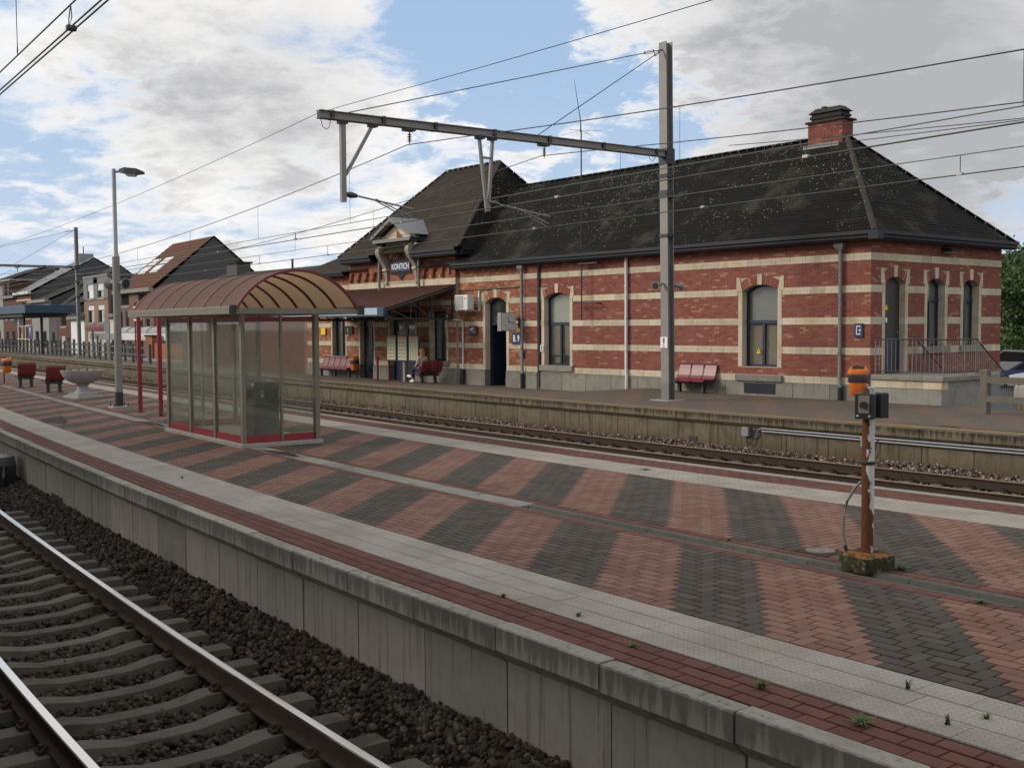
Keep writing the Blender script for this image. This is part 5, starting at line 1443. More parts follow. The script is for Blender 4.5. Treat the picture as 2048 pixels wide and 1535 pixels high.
w = thing('catenary', 'overhead catenary with twin wires above the near track in the top corner', 'overhead wire', (0, 0, 0), 0, 'overhead catenaries')
for q in (-.022, .022): MB().tube([(x, 2.5+q, 4.68) for x in (-60, -30, 0, 20)], .0085, 5).build('contact_wire', 'copper_wire', w)
MB().tube([(x, 2.5, 4.89) for x in (-60, -30, 0, 20)], .008, 5).build('auxiliary_wire', 'copper_wire', w); MB().tube([(x, 2.5, 5.6+.00118*(x-10.4)**2) for x in np.arange(-60, 22, 3)], .011, 5).build('messenger_wire', 'wire', w)
for x in (-12.25, -6.0, -18.5, -25): MB().tube([(x, 2.5, 4.93), (x, 2.5, 5.6+.00118*(x-10.4)**2)], .004, 4).build('hanger', 'wire', w); MB().tube([(x, 2.5, 4.89), (x+.02, 2.5, 4.93), (x, 2.5, 5.02), (x-.02, 2.5, 4.93), (x, 2.5, 4.89)], .004, 4).build('hanger_loop', 'wire', w)
for x in (-10.1, -4, -16): MB().tube([(x, 2.5, 4.89), (x-.03, 2.49, 4.78), (x, 2.48, 4.68), (x+.03, 2.5, 4.78), (x, 2.5, 4.89)], .005, 4).build('hanger_loop', 'wire', w); MB().box(x-.03, x+.03, 2.46, 2.54, 4.67, 4.71).build('hanger_clip', 'steel_dark', w)
wire('earth_wire', 'thin earth wire running over the outer end of the catenary beams', [(x, 10.98, span(x, 6.98, .00068)-.06) for x in xs], .007)
for k, (z0, kk, yy) in enumerate(((7.0, .00125, 21.75), (6.66, .0007, 21.8))):
    wire('feeder_wire', ['upper feeder wire running from the mast past the chimney', 'lower feeder wire running from the mast over the roof ridge'][k], [(x, yy, span(x, z0, kk)) for x in xs if x > -22.9], .010, group='feeder wires from the near mast')

# ------------------------------------------------------------------ along the station platform
t = thing('cable_conduit', 'twin galvanised cable pipes along the station platform wall', 'pipe', (0, 0, 0))
for z, r in ((-.265, .022), (-.325, .022)):
    MB().tube([(x, 18.86, z) for x in np.arange(-17.3, 2, 1.)], r, 8).build('pipe', 'pipe_zinc', t, tf=bt, smooth=True)
MB().tube([(-17.3, 18.86, -.265), (-17.42, 18.86, -.29), (-17.45, 18.86, -.45), (-17.55, 18.86, -.52)], .018, 6).build('pipe_elbow', 'galvanised', t, tf=bt)
for k, (x, lb) in enumerate(((-17.75, 'grey junction box at the end of the twin pipes on the platform wall'), (-14.58, 'grey junction box with looped cable behind the rusty post'))):
    t = thing('junction_box', lb, 'junction box', (x, 18.88+bend(x, 18.88), -.36), 0, 'junction boxes on the platform wall')
    MB().cbox(-.11, .11, -.09, .04, -.1, .1, .012).build('box_body', 'galvanised', t)
    MB().tube([(.0, -.03, -.1), (.02, -.05, -.24), (.10, -.05, -.30), (.2, -.04, -.2), (.24, -.02, .02), (.3, -.02, .06)], .012, 6).build('cable', 'steel_dark', t)
    MB().tube([(-.05, .0, .1), (-.09, -.06, .26), (-.1, -.1, .36)], .008, 5).build('earth_lead', 'bronze_post', t)
t = thing('platform_fence', 'grey post and rail fence at the back of the station platform', 'fence', (0, 0, 0))
P = [(-69.5, 21.4), (-78, 21.8), (-90, 22.6), (-104, 23.4), (-125, 23.9), (-150, 24.1)]
acc = 0.0
for p, q in zip(P[:-1], P[1:]):
    p, q = Vector((*p, 0)), Vector((*q, 0)); L = (q-p).length; n = max(1, round(L/1.9))
    for k in range(n):
        c = p.lerp(q, k/n); e = p.lerp(q, (k+1)/n)
        MB().cbox(c.x-.10, c.x+.10, c.y-.08, c.y+.08, -.3, 1.12, .015).build('fence_post', 'fence_grey', t)
        for z in (.42, .88): MB().bar((c.x, c.y, z), (e.x, e.y, z), .06, .13).build('fence_rail', 'fence_grey', t)
t = thing('concrete_fence', 'mossy concrete post and rail fence at the end of the station', 'fence', (0, 0, 0))
for x in (-14.6, -12.4, -10.2): MB().cbox(x-.10, x+.10, 23.75-.09, 23.75+.09, -.4, 1.04, .02).build('fence_post', 'fence_concrete', t)
for z in (.36, .80): MB().bar((-14.55, 23.7, z), (-10, 23.7, z), .07, .15).build('fence_rail', 'fence_concrete', t)
t = thing('stone_pier', 'low pale concrete pier behind the concrete fence', 'pier', (-14.6, 26.0, -.4)); MB().cbox(-.35, .35, -.3, .3, -.6, .62, .03).build('shaft', 'concrete_old', t); MB().cbox(-.42, .42, -.36, .36, .62, .98, .03).build('cap', 'concrete_plain', t)
# blue-fasciaed platform roof at the far end
t = thing('platform_canopy', 'long flat platform canopy with dark blue edge at the distant platform end', 'canopy', (0, 0, 0))
MB().cbox(-150, -97.5, 19.9, 23.9, 3.45, 4.12, .03).build('roof_slab', 'canopy_blue', t)
MB().box(-149.5, -99.5, 20.1, 23.7, 3.15, 3.449).build('roof_underside', 'dark_render_shade', t)
for x in (-104.6, -125, -137): MB().box(x-.1, x+.1, 22.6, 22.8, -.1, 3.16).build('roof_post', 'steel_dark', t)
t = thing('platform_number_sign', 'black sign with white 2 hung under the distant blue canopy', 'sign', (-104.5, 20.6, 3.15))
MB().box(-.6, 3.2, -.08, .08, -.75, 0).build('plate', 'black_print', t); text_part('lettering', '2', .8, 'white_print', t, at(1.2, -.09, -.37), .01, 1.6)
for k, (x, y, z, w) in enumerate(((-90.0, 23.3, 1.95, 0), (-88.3, 23.2, 1.6, 0))):
    o = MB().tube([(0, 0, -.1), (0, 0, z)], .07, 8).build('red_post', 'deep_red', None); o.location = (x, y, 0)
    tag(o, ['red post beside the distant catenary mast', 'second red post right of the distant catenary mast'][k], 'post', 'red posts by the bicycle shelter')
t = thing('platform_board', 'blue white-framed board with red arched top on thin red posts', 'sign', (-77.6, 23.1, 0))
for x in (-.55, .55): MB().tube([(x, 0, -.1), (x, 0, 2.9)], .05, 8).build('post', 'deep_red', t)
MB().box(-.7, .8, -.05, .03, 2.65, 3.65).build('frame', 'white_print', t); MB().box(-.6, .7, -.06, -.051, 2.75, 3.55).build('panel', 'blue_sign', t); text_part('lettering', 'N', .6, 'white_print', t, at(.05, -.065, 3.15), .01)
MB().tube([(-.7, 0, 3.66), (-.45, 0, 3.9), (.05, 0, 4.0), (.55, 0, 3.9), (.8, 0, 3.66)], .06, 8).build('arched_top', 'deep_red', t)
t = thing('direction_sign', 'small grey sign on a pole right of the distant mast', 'sign', (-89.0, 24.2, 0)); MB().box(-1.1, .5, -.03, .03, 1.9, 2.7).build('plate', 'cladding_grey', t); MB().tube([(.2, .04, -.5), (.2, .04, 2.7)], .05, 6).build('post', 'zinc', t)
t = thing('bicycle_shelter', 'bicycle shelter with white curved translucent roof behind the platform fence', 'shelter', (0, 0, 0))
bx0, bx1, by = -103.5, -82, 26.6
MB().cbox(bx0, bx1, by-.05, by+.06, 1.18, 1.72, .02).build('fascia', 'ac_white', t)
for k in range(8):
    a, b = bx0+(bx1-bx0)*k/8, bx0+(bx1-bx0)*(k+1)/8
    if k >= 3: MB().loft([[(x, by+.05+.95*(1-math.cos(PI/2*i/8)), 1.65+.62*math.sin(PI/2*i/8)) for i in range(9)] for x in (a+.05, b-.05)], closed=False).build('roof_sheet', 'bike_roof_glass', t)
    if k >= 3: MB().tube([(a, by+.05+.95*(1-math.cos(PI/2*i/8)), 1.67+.62*math.sin(PI/2*i/8)) for i in range(9)], .04, 5).build('roof_rib', 'zinc', t)
    MB().box(a-.06, a+.06, by+.1, by+.22, -.9, 1.3).build('shelter_post', 'zinc', t)
for k in range(9):
    o = thing('bicycle', 'dark bicycle parked under the white curved bicycle shelter, %s' % ['outermost at the distant end', 'second from the distant end', 'third from the distant end', 'fourth from the distant end', 'in the middle of the row', 'fourth from the brick wall', 'third from the brick wall', 'second from the brick wall', 'nearest the brick wall'][k], 'bicycle', (-97+k*1.55, 27.2+.1*(k % 2), -.9), rad(80+random.uniform(-12, 12)), 'bicycles parked in the bicycle shelter')
    fr = MB(); fr.tube([(-.5, 0, .34), (-.1, 0, .3), (.35, 0, .8), (-.2, 0, .75), (-.1, 0, .3)], .03, 5); fr.tube([(.5, 0, .34), (.38, 0, .95), (.42, .25, 1.0)], .03, 5); fr.tube([(-.5, 0, .34), (-.25, 0, .85)], .03, 5); fr.build('bicycle_frame', 'steel_dark', o)
    for x in (-.5, .5): MB().tube([(x+.33*math.cos(a), 0, .34+.33*math.sin(a)) for a in np.linspace(0, 2*PI, 15)], .025, 4).build('wheel', 'tyre', o)
    MB().box(-.36, -.12, -.07, .07, .86, .92).build('saddle', 'black_plastic', o)
t = thing('brick_wall', 'low orange brick garden wall with pillar beside the bicycle shelter', 'wall', (0, 0, 0))
MB().box(-83.0, -68, 25.9, 26.1, -.9, 1.05).build('wall_face', 'brick_orange', t); MB().box(-83.05, -68, 25.86, 26.14, 1.05, 1.15).build('coping', 'slate_dark', t); MB().box(-84.6, -83.05, 25.75, 26.3, -.9, 1.5).build('pillar', 'brick_orange', t); MB().box(-84.75, -82.95, 25.7, 26.4, 1.5, 1.62).build('pillar_cap', 'slate_dark', t)
t = thing('parking_sign', 'blue square P sign with tail of white print before the grey house', 'sign', (-139.5, 29, 0)); MB().box(-1.0, 1.0, -.04, .04, .95, 2.55).build('plate', 'blue_sign', t); text_part('lettering', 'P', 1.1, 'white_print', t, at(0, -.05, 1.85), .03); MB().tube([(0, .05, -.9), (0, .05, 2.5)], .1, 6).build('post', 'deep_red', t)

# ------------------------------------------------------------------ parked cars
def make_car(label, loc, rz, paint, van=False):
    t = thing('parked_car', label, 'car', loc, rz, 'parked cars')
    L, Wd = (2.1, .86) if not van else (2.3, .95); hz = 1.0 if not van else 1.25
    low = [(-L, .35), (-L*.98, .75), (-L*.85, .88*hz), (L*.45, .92*hz), (L*.92, .74), (L, .55), (L*.98, .28), (-L*.97, .25)]
    b = MB()
    b.loft([[(x, y, z) for x, z in low] for y in (-Wd, -Wd*.97, Wd*.97, Wd)], True, True); b.build('body', paint, t)
    cab = [(-L*.86, .86*hz), (-L*.66, 1.40*hz), (L*.05, 1.45*hz), (L*.46, .90*hz)]
    MB().loft([[(x*.98, y, z) for x, z in cab] for y in (-Wd*.92, -Wd*.78, Wd*.78, Wd*.92)], True, True).build('cabin', paint, t)
    gl = [(-L*.78, .92*hz), (-L*.62, 1.34*hz), (L*.04, 1.39*hz), (L*.38, .93*hz)]
    for y in (-1, 1): MB().loft([[(x, y*(Wd*.865-.0*z), z) for x, z in gl], [(x, y*Wd*.925, z) for x, z in gl]], True, True).build('side_window', 'car_black', t)
    MB().loft([[(L*.47, -Wd*.75, .93*hz), (L*.47, Wd*.75, .93*hz), (L*.09, Wd*.68, 1.44*hz), (L*.09, -Wd*.68, 1.44*hz)], [(L*.44, -Wd*.75, .91*hz), (L*.44, Wd*.75, .91*hz), (L*.06, Wd*.68, 1.42*hz), (L*.06, -Wd*.68, 1.42*hz)]], True, True).build('windscreen', 'car_black', t)
    MB().loft([[(-L*.86, -Wd*.75, .95*hz), (-L*.86, Wd*.75, .95*hz), (-L*.68, Wd*.68, 1.38*hz), (-L*.68, -Wd*.68, 1.38*hz)], [(-L*.84, -Wd*.75, .95*hz), (-L*.84, Wd*.75, .95*hz), (-L*.66, Wd*.68, 1.38*hz), (-L*.66, -Wd*.68, 1.38*hz)]], True, True).build('rear_window', 'car_black', t)
    for x in (-L*.62, L*.62):
        for y in (-1, 1):
            w = MB().tube([(x, y*Wd*.8, .31), (x, y*Wd*1.01, .31)], .31, 16).build('wheel', 'tyre', t); MB().tube([(x, y*Wd*1.01, .31), (x, y*Wd*1.015, .31)], .19, 12).build('rim', 'galvanised', w)
    for y in (-1, 1):
        MB().box(L*.93, L*.985, y*Wd*.72-.14, y*Wd*.72+.14, .58, .72).build('headlight', 'lamp_glass', t); MB().box(-L*1.0, -L*.96, y*Wd*.78-.1, y*Wd*.78+.1, .62, .86).build('tail_light', 'deep_red', t)
    MB().box(L*.985, L*1.005, -.26, .26, .38, .5).build('number_plate', 'white_print', t)
    return t
make_car('silver car parked before the brick house left of the distant platform', (-154, 27.5, -.9), rad(-12), 'car_silver', True)
make_car('black car parked beside the silver car behind the platform fence', (-141.5, 26.6, -.9), rad(-8), 'car_black')
make_car('dark blue car parked far left behind the platform fence', (-166, 28.0, -.9), rad(-5), 'car_blue')
make_car('silver estate car with pale roof behind the station railing', (-35.2, 59.5, -1.2), rad(200), 'car_silver', True)
make_car('maroon car parked right of the silver estate behind the station', (-32.6, 60.0, -1.2), rad(200), 'car_maroon')
make_car('dark blue car in the front row behind the end stairs', (-31.0, 54.5, -1.2), rad(205), 'car_blue')
make_car('white car at the right edge behind the concrete fence', (-28.9, 53.0, -1.2), rad(205), 'car_white')

# ------------------------------------------------------------------ houses across the street
YF = 34.0; G0 = -1.0
def house(name, label, x0, x1, eave, depth, ridge, wallm, roofm, wins, gable=True, sidem='dark_render_shade', flat=False, win_style=None, bricks=False, gutter_m='zinc'):
    h = thing(name, label, 'house', (0, 0, 0), 0, 'row of houses across the street')
    W3 = MB(); cuts = sorted({x0, x1, *[w[0] for w in wins], *[w[1] for w in wins]})
    for p, q in zip(cuts[:-1], cuts[1:]):
        col = sorted([w for w in wins if w[0] <= p+1e-6 and w[1] >= q-1e-6], key=lambda w: w[2]); z = G0
        for w in col: W3.box(p, q, YF, YF+.3, z, w[2]); z = w[3]
        W3.box(p, q, YF, YF+.3, z, eave)
    W3.build('front_wall', wallm, h)
    if flat:
        MB().box(x0, x1, YF+.3, YF+depth, G0, eave).build('side_wall', sidem, h); MB().box(x0-.1, x1+.1, YF-.1, YF+depth, eave, eave+.25).build('flat_roof', 'zinc', h)  # side shade is put into the wall colour
    else:
        ym = YF+depth*.5
        MB().prism([(YF+.3, G0), (YF+depth, G0), (YF+depth, eave), (ym, ridge-.15), (YF+.3, eave+.0)], x0, x1).build('gable_wall', sidem, h)  # gables all dark, their shade put into the colour
        sl = (ridge-eave)/(ym-YF); n = 14; R = MB()
        for k in range(n):
            ta, tb = k/n, (k+1)/n; ya, yb = YF-.35+(ym-YF+.35)*ta, YF-.35+(ym-YF+.35)*tb; za, zb_ = eave-.0+(ridge-eave)*ta, eave+(ridge-eave)*tb
            R.cr = random.random(); R.add([(x0-.2, ya, za+.06), (x1+.2, ya, za+.06), (x1+.2, yb, zb_), (x0-.2, yb, zb_), (x0-.2, ya, za), (x1+.2, ya, za)], [(0, 1, 2, 3), (4, 5, 1, 0)])
        R.build('roof', roofm, h, recalc=False)
        MB().add([(x0-.2, ym, ridge), (x1+.2, ym, ridge), (x1+.2, YF+depth+.3, eave), (x0-.2, YF+depth+.3, eave)], [(0, 1, 2, 3)]).build('roof', roofm, h)
        MB().box(x0-.2, x1+.2, YF-.5, YF-.05, eave-.25, eave+.12).build('gutter', gutter_m, h)
    for w in wins:
        a, b, c, d = w[:4]; st_ = w[4] if len(w) > 4 else ''
        o = MB().box(a, b, YF+.12, YF+.2, c, d).build('window', 'window_glass' if False else 'dark_room', h)
        f = MB()
        fw = min(.12, (b-a)*.1); f.box(a, a+fw, YF+.06, YF+.119, c, d); f.box(b-fw, b, YF+.06, YF+.119, c, d); f.box(a+fw, b-fw, YF+.06, YF+.119, c, c+fw); f.box(a+fw, b-fw, YF+.06, YF+.119, d-fw, d); f.build('frame', 'cladding_grey' if st_ != 'w' else 'white_print', o)
        if st_ in ('s', 'so'): MB().box(a+.05, b-.05, YF+.03, YF+.059, c+(d-c)*(.52 if c > 5 else .74), d).build('shutter', 'shutter_white', o)
        if st_ in ('c', 's', 'so'): MB().box(a+(b-a)*.45, b-fw, YF+.10, YF+.118, c+fw, c+(d-c)*.72).build('curtain', 'curtain_white', o)
        if st_ == 'so': MB().box(a+(b-a)*.3, b-.05, YF-.02, YF+.02, c+.05, c+(d-c)*.52).build('open_sash', 'white_print', o)
        if st_ == 'w': MB().box(a+fw, b-fw, YF+.07, YF+.1, c+fw, d-fw).build('curtain', 'curtain_white', o)
        MB().box(a-.15, b+.15, YF-.08, YF+.1, c-.18, c-.001).build('sill', 'band_stone' if bricks else 'concrete_plain', o)
    return h
h = house('brick_house', 'brown brick house with steep red tiled roof and two skylights', -121.3, -109, 6.0, 12.5, 11.4, 'brick_brown', 'roof_red',
      [(-119.9, -117.0, 4.45, 5.75), (-113.9, -110.8, 4.3, 5.7), (-120.5, -119.4, 1.55, 4.0), (-118.4, -117.2, 1.55, 4.0), (-113.8, -112.5, 1.5, 3.2), (-111.6, -110.2, 1.5, 3.2), (-120.4, -118.8, -1, 1.0), (-113.6, -112.4, -1, 1.0), (-117.4, -116.4, -.9, .9)], gutter_m='concrete_plain')
for xa in (-118.9, -114.9):
    ya, yb = YF+1.9, YF+3.7; zz = lambda y: 6.0+(11.4-6.0)*(y-(YF-.35))/(6.6)
    MB().loft([[(xa-1.25, ya, zz(ya)+.05), (xa+1.25, ya, zz(ya)+.05), (xa+1.25, yb, zz(yb)+.05), (xa-1.25, yb, zz(yb)+.05)], [(xa-1.25, ya, zz(ya)+.18), (xa+1.25, ya, zz(ya)+.18), (xa+1.25, yb, zz(yb)+.18), (xa-1.25, yb, zz(yb)+.18)]], True, True).build('skylight', 'ac_white', h)
    MB().box(xa-1.2, xa+1.2, (ya+yb)/2-.05, (ya+yb)/2+.05, zz((ya+yb)/2)+.1, zz((ya+yb)/2)+.25).build('skylight_bar', 'zinc', h)
h = house('flat_roof_house', 'three storey house with grey clad top floor and flat roof', -134.8, -124.7, 7.9, 14, 8, 'brick_brown', 'zinc', [(-133.0, -130.5, 5.55, 7.2, 'so'), (-128.8, -126.3, 5.55, 7.2, 's'), (-133.0, -130.5, 2.75, 4.75, 's'), (-128.8, -126.3, 2.75, 4.75, 's'), (-133.6, -126, -.9, 1.9, 'w')], flat=True)
MB().box(-134.85, -124.65, YF-.06, YF-.005, 5.35, 5.5).build('string_course', 'dark_render_shade', h)
for a, b in ((-134.82, -133.03), (-130.47, -128.83), (-126.27, -124.68)): MB().box(a, b, YF-.05, YF-.002, 5.5, 7.9).build('cladding_panel', 'cladding_grey', h)
MB().box(-133.0, -126.3, YF-.05, YF-.002, 7.22, 7.9).build('cladding_panel', 'cladding_grey', h)
MB().box(-133.7, -125.9, YF-.2, YF-.01, 1.95, 2.35).build('door_lintel', 'deep_red', h)
house('cream_house', 'low cream rendered annex between the flat roofed house and the red roofed house', -124.55, -121.5, 3.6, 8, 4.4, 'render_cream', 'slate_dark', [(-123.9, -122.2, -.9, 1.2)])
house('white_house', 'low white rendered house beside the distant mast', -141.2, -134.95, 3.5, 9, 5.6, 'render_white', 'slate_dark', [(-140.6, -139.3, -1, .9), (-137.6, -136.6, -1, .9)])
house('brick_cottage', 'small orange brick house with one upper window and flat cornice', -147.8, -141.4, 4.4, 12, 8.0, 'brick_house', 'slate_dark', [(-146.2, -143.5, 2.4, 4.0), (-146.2, -144.2, -.3, 1.2, 'w'), (-143.0, -142.0, -1, 1.2)])
house('grey_house', 'grey rendered house with lean roof and two ground floor windows', -162.4, -152.5, 5.9, 13, 9.0, 'render_grey', 'slate_dark', [(-160.5, -158.3, -.5, 1.9), (-156.2, -154.0, -.5, 1.9), (-157, -154.4, 3.6, 5.0)], gutter_m='concrete_plain')
h = house('gabled_house', 'tall house with cream trimmed brick front and dark zinc gable roof', -172.0, -162.5, 7.2, 17, 12.2, 'brick_house', 'zinc_roof', [(-170.6, -168.9, -.6, 2.4, 'c'), (-166.0, -164.3, -.6, 2.4, 'c'), (-168.4, -166.4, 4.0, 6.0)], gutter_m='ac_white')
for x in (-171.2, -168.6, -166.4, -164.0): MB().box(x-.18, x+.18, YF-.05, YF-.003, -.9, 2.5).build('pale_pilaster', 'band_stone', h)
for z in (.6, 2.5, 3.5, 6.1): MB().box(-171.9, -162.6, YF-.06, YF-.004, z, z+.2).build('pale_band', 'band_stone', h)
MB().box(-168.5, -165.8, YF+7.3, YF+9.3, 10.6, 12.9).build('chimney', 'render_grey', h); MB().tube([(-167, YF+8.2, 12.9), (-167, YF+8.2, 14)], .08, 5).build('aerial', 'wire', h)
h = house('dormer_house', 'red brick house with flat dormer and chimneys at the street end', -181.5, -172.1, 6.9, 14, 9.9, 'brick_house', 'slate_dark', [(-180, -178, 3.6, 5.8), (-176, -174, 3.6, 5.8), (-180, -178, -.5, 2.0), (-175.5, -173.5, -.8, 2.0)])
MB().box(-180.2, -174, YF-.2, YF+5, 6.95, 9.2).build('dormer', 'brick_house', h); MB().box(-180.6, -173.6, YF-.5, YF+5, 9.2, 9.45).build('dormer_roof', 'concrete_plain', h)
for k in range(2): MB().box(-179+k*3.2, -177.3+k*3.2, YF-.24, YF-.201, 7.1, 8.9).build('dormer_window', 'dark_room', h)
for x in (-177, -168.5+.0, -173): MB().box(x-.45, x+.45, YF+6.6, YF+7.4, 9.5, 11.0).build('chimney', 'brick_brown', h)
house('grey_corner_house', 'grey rendered house at the left edge of the picture', -198, -181.7, 9.2, 14, 12, 'render_grey', 'slate_dark', [(-195, -193, 4, 6.5), (-188, -186, 4, 6.5), (-186, -184, -.6, 2), (-193, -190.5, -.6, 2, 'c')])
house('dark_hip_house', 'dark gabled house behind the mast between grey and flat roofed houses', -152.3, -148.0, 4.2, 16, 10.4, 'dark_render_shade', 'slate_dark', [(-151, -149.5, .2, 1.8)])
MB().box(-152, -136, YF+7, YF+12, -1, 7.0).build('back_wall', 'dark_render_shade', bpy.data.objects['dark_hip_house'])
# low wing of the station and things on it
t = thing('station_annex', 'low dark roofed station annex showing above the glass shelter', 'annex', (C0[0], C0[1], 0), BETA)
MB().box(-47.5, -31.6, .6, 6.6, -.4, 4.2).build('wall', 'brick_house', t); MB().prism([(.2, 4.2), (7, 4.2), (3.55, 5.45)], -47.8, -31.5).build('roof', 'slate_dark', t)
k = MB(); k.box(-46.5, -45.1, 3.1, 4.0, 4.6, 6.0); k.build('chimney', 'dark_render_shade', t); MB().box(-46.6, -45.0, 3.0, 4.1, 6.0, 6.1).build('chimney_cap', 'slate_dark', t); MB().tube([(-38.9, 3.5, 5.2), (-38.9, 3.5, 5.95)], .07, 6).build('vent_pipe', 'steel_dark', t)

# ------------------------------------------------------------------ right edge: tree, house behind
def tree(label, loc, h, r, trunk_h, n=2600, seed=1):
    rg = np.random.default_rng(seed); t = thing('street_tree', label, 'tree', loc, 0, 'trees behind the station')
    b = MB(); b.tube([(0, 0, -.1), (.05, 0, trunk_h*.6), (-.05, .05, trunk_h), (0, 0, h*.75)], [.22, .18, .14, .03], 8)
    ends = []
    for k in range(9):
        a = rg.uniform(0, 2*PI); z0 = rg.uniform(trunk_h*.7, h*.6); L = rg.uniform(.5, .95)*r
        e = (L*math.cos(a), L*math.sin(a), z0+rg.uniform(.4, 1.6)); ends.append(e); b.tube([(0, 0, z0), (e[0]*.5, e[1]*.5, z0+(e[2]-z0)*.4), e], [.07, .05, .015], 5)
    b.build('trunk', 'bark', t)
    cl = [np.array([rg.normal()*r*.45, rg.normal()*r*.45, rg.uniform(trunk_h*.6, h*.97)]) for _ in range(34)]+[np.array(e) for e in ends]
    V, Fc, Rn = [], [], []
    for k in range(n):
        c = cl[rg.integers(len(cl))]; p = c+rg.normal(size=3)*np.array([.5, .5, .4]); 
        u = rg.normal(size=3); u /= np.linalg.norm(u); w = np.cross(u, rg.normal(size=3)); w /= np.linalg.norm(w); s = rg.uniform(.07, .16)
        o = len(V); V += [tuple(p-u*s), tuple(p+w*s*.55), tuple(p+u*s), tuple(p-w*s*.55)]; Fc.append((o, o+1, o+2, o+3)); Rn.append(rg.random())
    me = bpy.data.meshes.new('crown'); me.from_pydata(V, [], Fc); me.materials.append(MAT['leaf_green']); link('crown', me, t)
    return t
tree('green tree at the corner behind the station end wall', (-36.3, 63.5, -1.2), 8.0, 2.5, 1.2, 16000, 3)
tree('second green tree at the right edge behind the parked cars', (-31.5, 66, -1.2), 8.4, 3.0, 1.5, 9000, 5)
t = thing('house_behind', 'house with dark roof behind the trees at the right edge', 'house', (-50, 84, -1.2)); MB().box(-6, 22, 0, 9, 0, 5.6).build('wall', 'brick_brown', t); MB().prism([(-.4, 5.5), (9.4, 5.5), (4.5, 9.2)], -6.4, 22.4).build('roof', 'slate_dark', t)
for k in range(5): MB().box(-4+k*4, -2.6+k*4, -.05, .0, 1.6, 3.6).build('window', 'dark_room', t)
t = thing('hedge', 'dark clipped hedge behind the parked cars', 'hedge', (-38, 72, -1.2)); V, Fc = [], []
for k in range(5000):
    p = np.array([rng.uniform(-6, 26), rng.uniform(-1, 1), rng.uniform(0, 2.4)]); u = rng.normal(size=3)*.14; w = rng.normal(size=3)*.14; o = len(V); V += [tuple(p-u), tuple(p+w), tuple(p+u), tuple(p-w)]; Fc.append((o, o+1, o+2, o+3))
me = bpy.data.meshes.new('foliage'); me.from_pydata(V, [], Fc); me.materials.append(MAT['leaf_green']); link('foliage', me, t); MB().box(-6, 26, -.7, .7, 0, 2.1).build('branches', 'bark', t)

# ------------------------------------------------------------------ person on the seat
def skin_body(name, chain, radii, mat, parent, root=0, levels=2):
    """chain: list of (point); edges given as consecutive pairs"""
    pts, edges = chain
    me = bpy.data.meshes.new(name); me.from_pydata(pts, edges, []); o = link(name, me, None)
    o.modifiers.new('skin', 'SKIN'); me.skin_vertices[0].data
    for i, r in enumerate(radii):
        sv = me.skin_vertices[0].data[i]; sv.radius = r if hasattr(r, '__len__') else (r, r); sv.use_root = (i == root)
    sb = o.modifiers.new('sub', 'SUBSURF'); sb.levels = levels; sb.render_levels = levels
    dg = bpy.context.evaluated_depsgraph_get(); dg.update()
    m2 = bpy.data.meshes.new_from_object(o.evaluated_get(dg)); bpy.data.objects.remove(o)
    m2.materials.clear(); m2.materials.append(MAT[mat]); m2.polygons.foreach_set('use_smooth', [True]*len(m2.polygons))
    return link(name, m2, parent)
ps = thing('person', 'person in beige jacket, white shirt and jeans sitting with crossed legs', 'person', wpt(-19.75, -1.05, -.15), BETA-PI/2)
# local frame: faces -y (towards the far track end), x to the side, seat at z .45
body_pts = [(0, .0, .52), (0, .03, .72), (0, .03, .92), (0, .01, 1.05), (0, -.01, 1.13), (0, -.05, 1.22),            # pelvis..head 0-5
            (.10, -.02, .52), (.11, -.44, .58), (.06, -.55, .18), (.05, -.66, .09),                                     # left leg 6-9
            (-.10, -.02, .52), (-.06, -.45, .64), (.06, -.72, .30), (.08, -.86, .22),                                   # right leg crossed 10-13
            (.18, .02, 1.0), (.24, .02, .76), (.16, -.22, .66), (.10, -.32, .66), (-.18, .02, 1.0), (-.24, .0, .76), (-.14, -.2, .68), (-.06, -.30, .68)]
body_edges = [(0, 1), (1, 2), (2, 3), (3, 4), (4, 5), (0, 6), (6, 7), (7, 8), (8, 9), (0, 10), (10, 11), (11, 12), (12, 13), (3, 14), (14, 15), (15, 16), (16, 17), (3, 18), (18, 19), (19, 20), (20, 21)]
body_r = [(.16, .13), (.14, .11), (.165, .115), (.12, .09), .055, .06, .095, .075, .05, .03, .095, .075, .05, .03, .07, .05, .038, .024, .07, .05, .038, .024]
skin_body('body', (body_pts, body_edges), body_r, 'skin', ps)
up = [body_pts[i] for i in (0, 1, 2, 3, 14, 15, 16, 18, 19, 20)]
skin_body('jacket', (up, [(0, 1), (1, 2), (2, 3), (3, 4), (4, 5), (5, 6), (3, 7), (7, 8), (8, 9)]), [(.19, .16), (.17, .14), (.185, .14), (.13, .105), .085, .068, .05, .085, .068, .05], 'jacket_beige', ps)
MB().loft([[(-.07, -.125, 1.04), (.07, -.125, 1.04), (.07, -.09, 1.06), (-.07, -.09, 1.06)], [(-.10, -.158, .86), (.10, -.158, .86), (.10, -.1, .86), (-.10, -.1, .86)], [(-.13, -.185, .60), (.13, -.185, .60), (.13, -.1, .60), (-.13, -.1, .60)], [(-.11, -.20, .5), (.11, -.20, .5), (.11, -.1, .5), (-.11, -.1, .5)]], True, True).build('shirt', 'shirt_white', ps, smooth=True)
lg = [body_pts[i] for i in (0, 6, 7, 8, 10, 11, 12)]
skin_body('jeans', (lg, [(0, 1), (1, 2), (2, 3), (0, 4), (4, 5), (5, 6)]), [(.175, .145), .112, .09, .068, .112, .09, .068], 'jeans', ps)
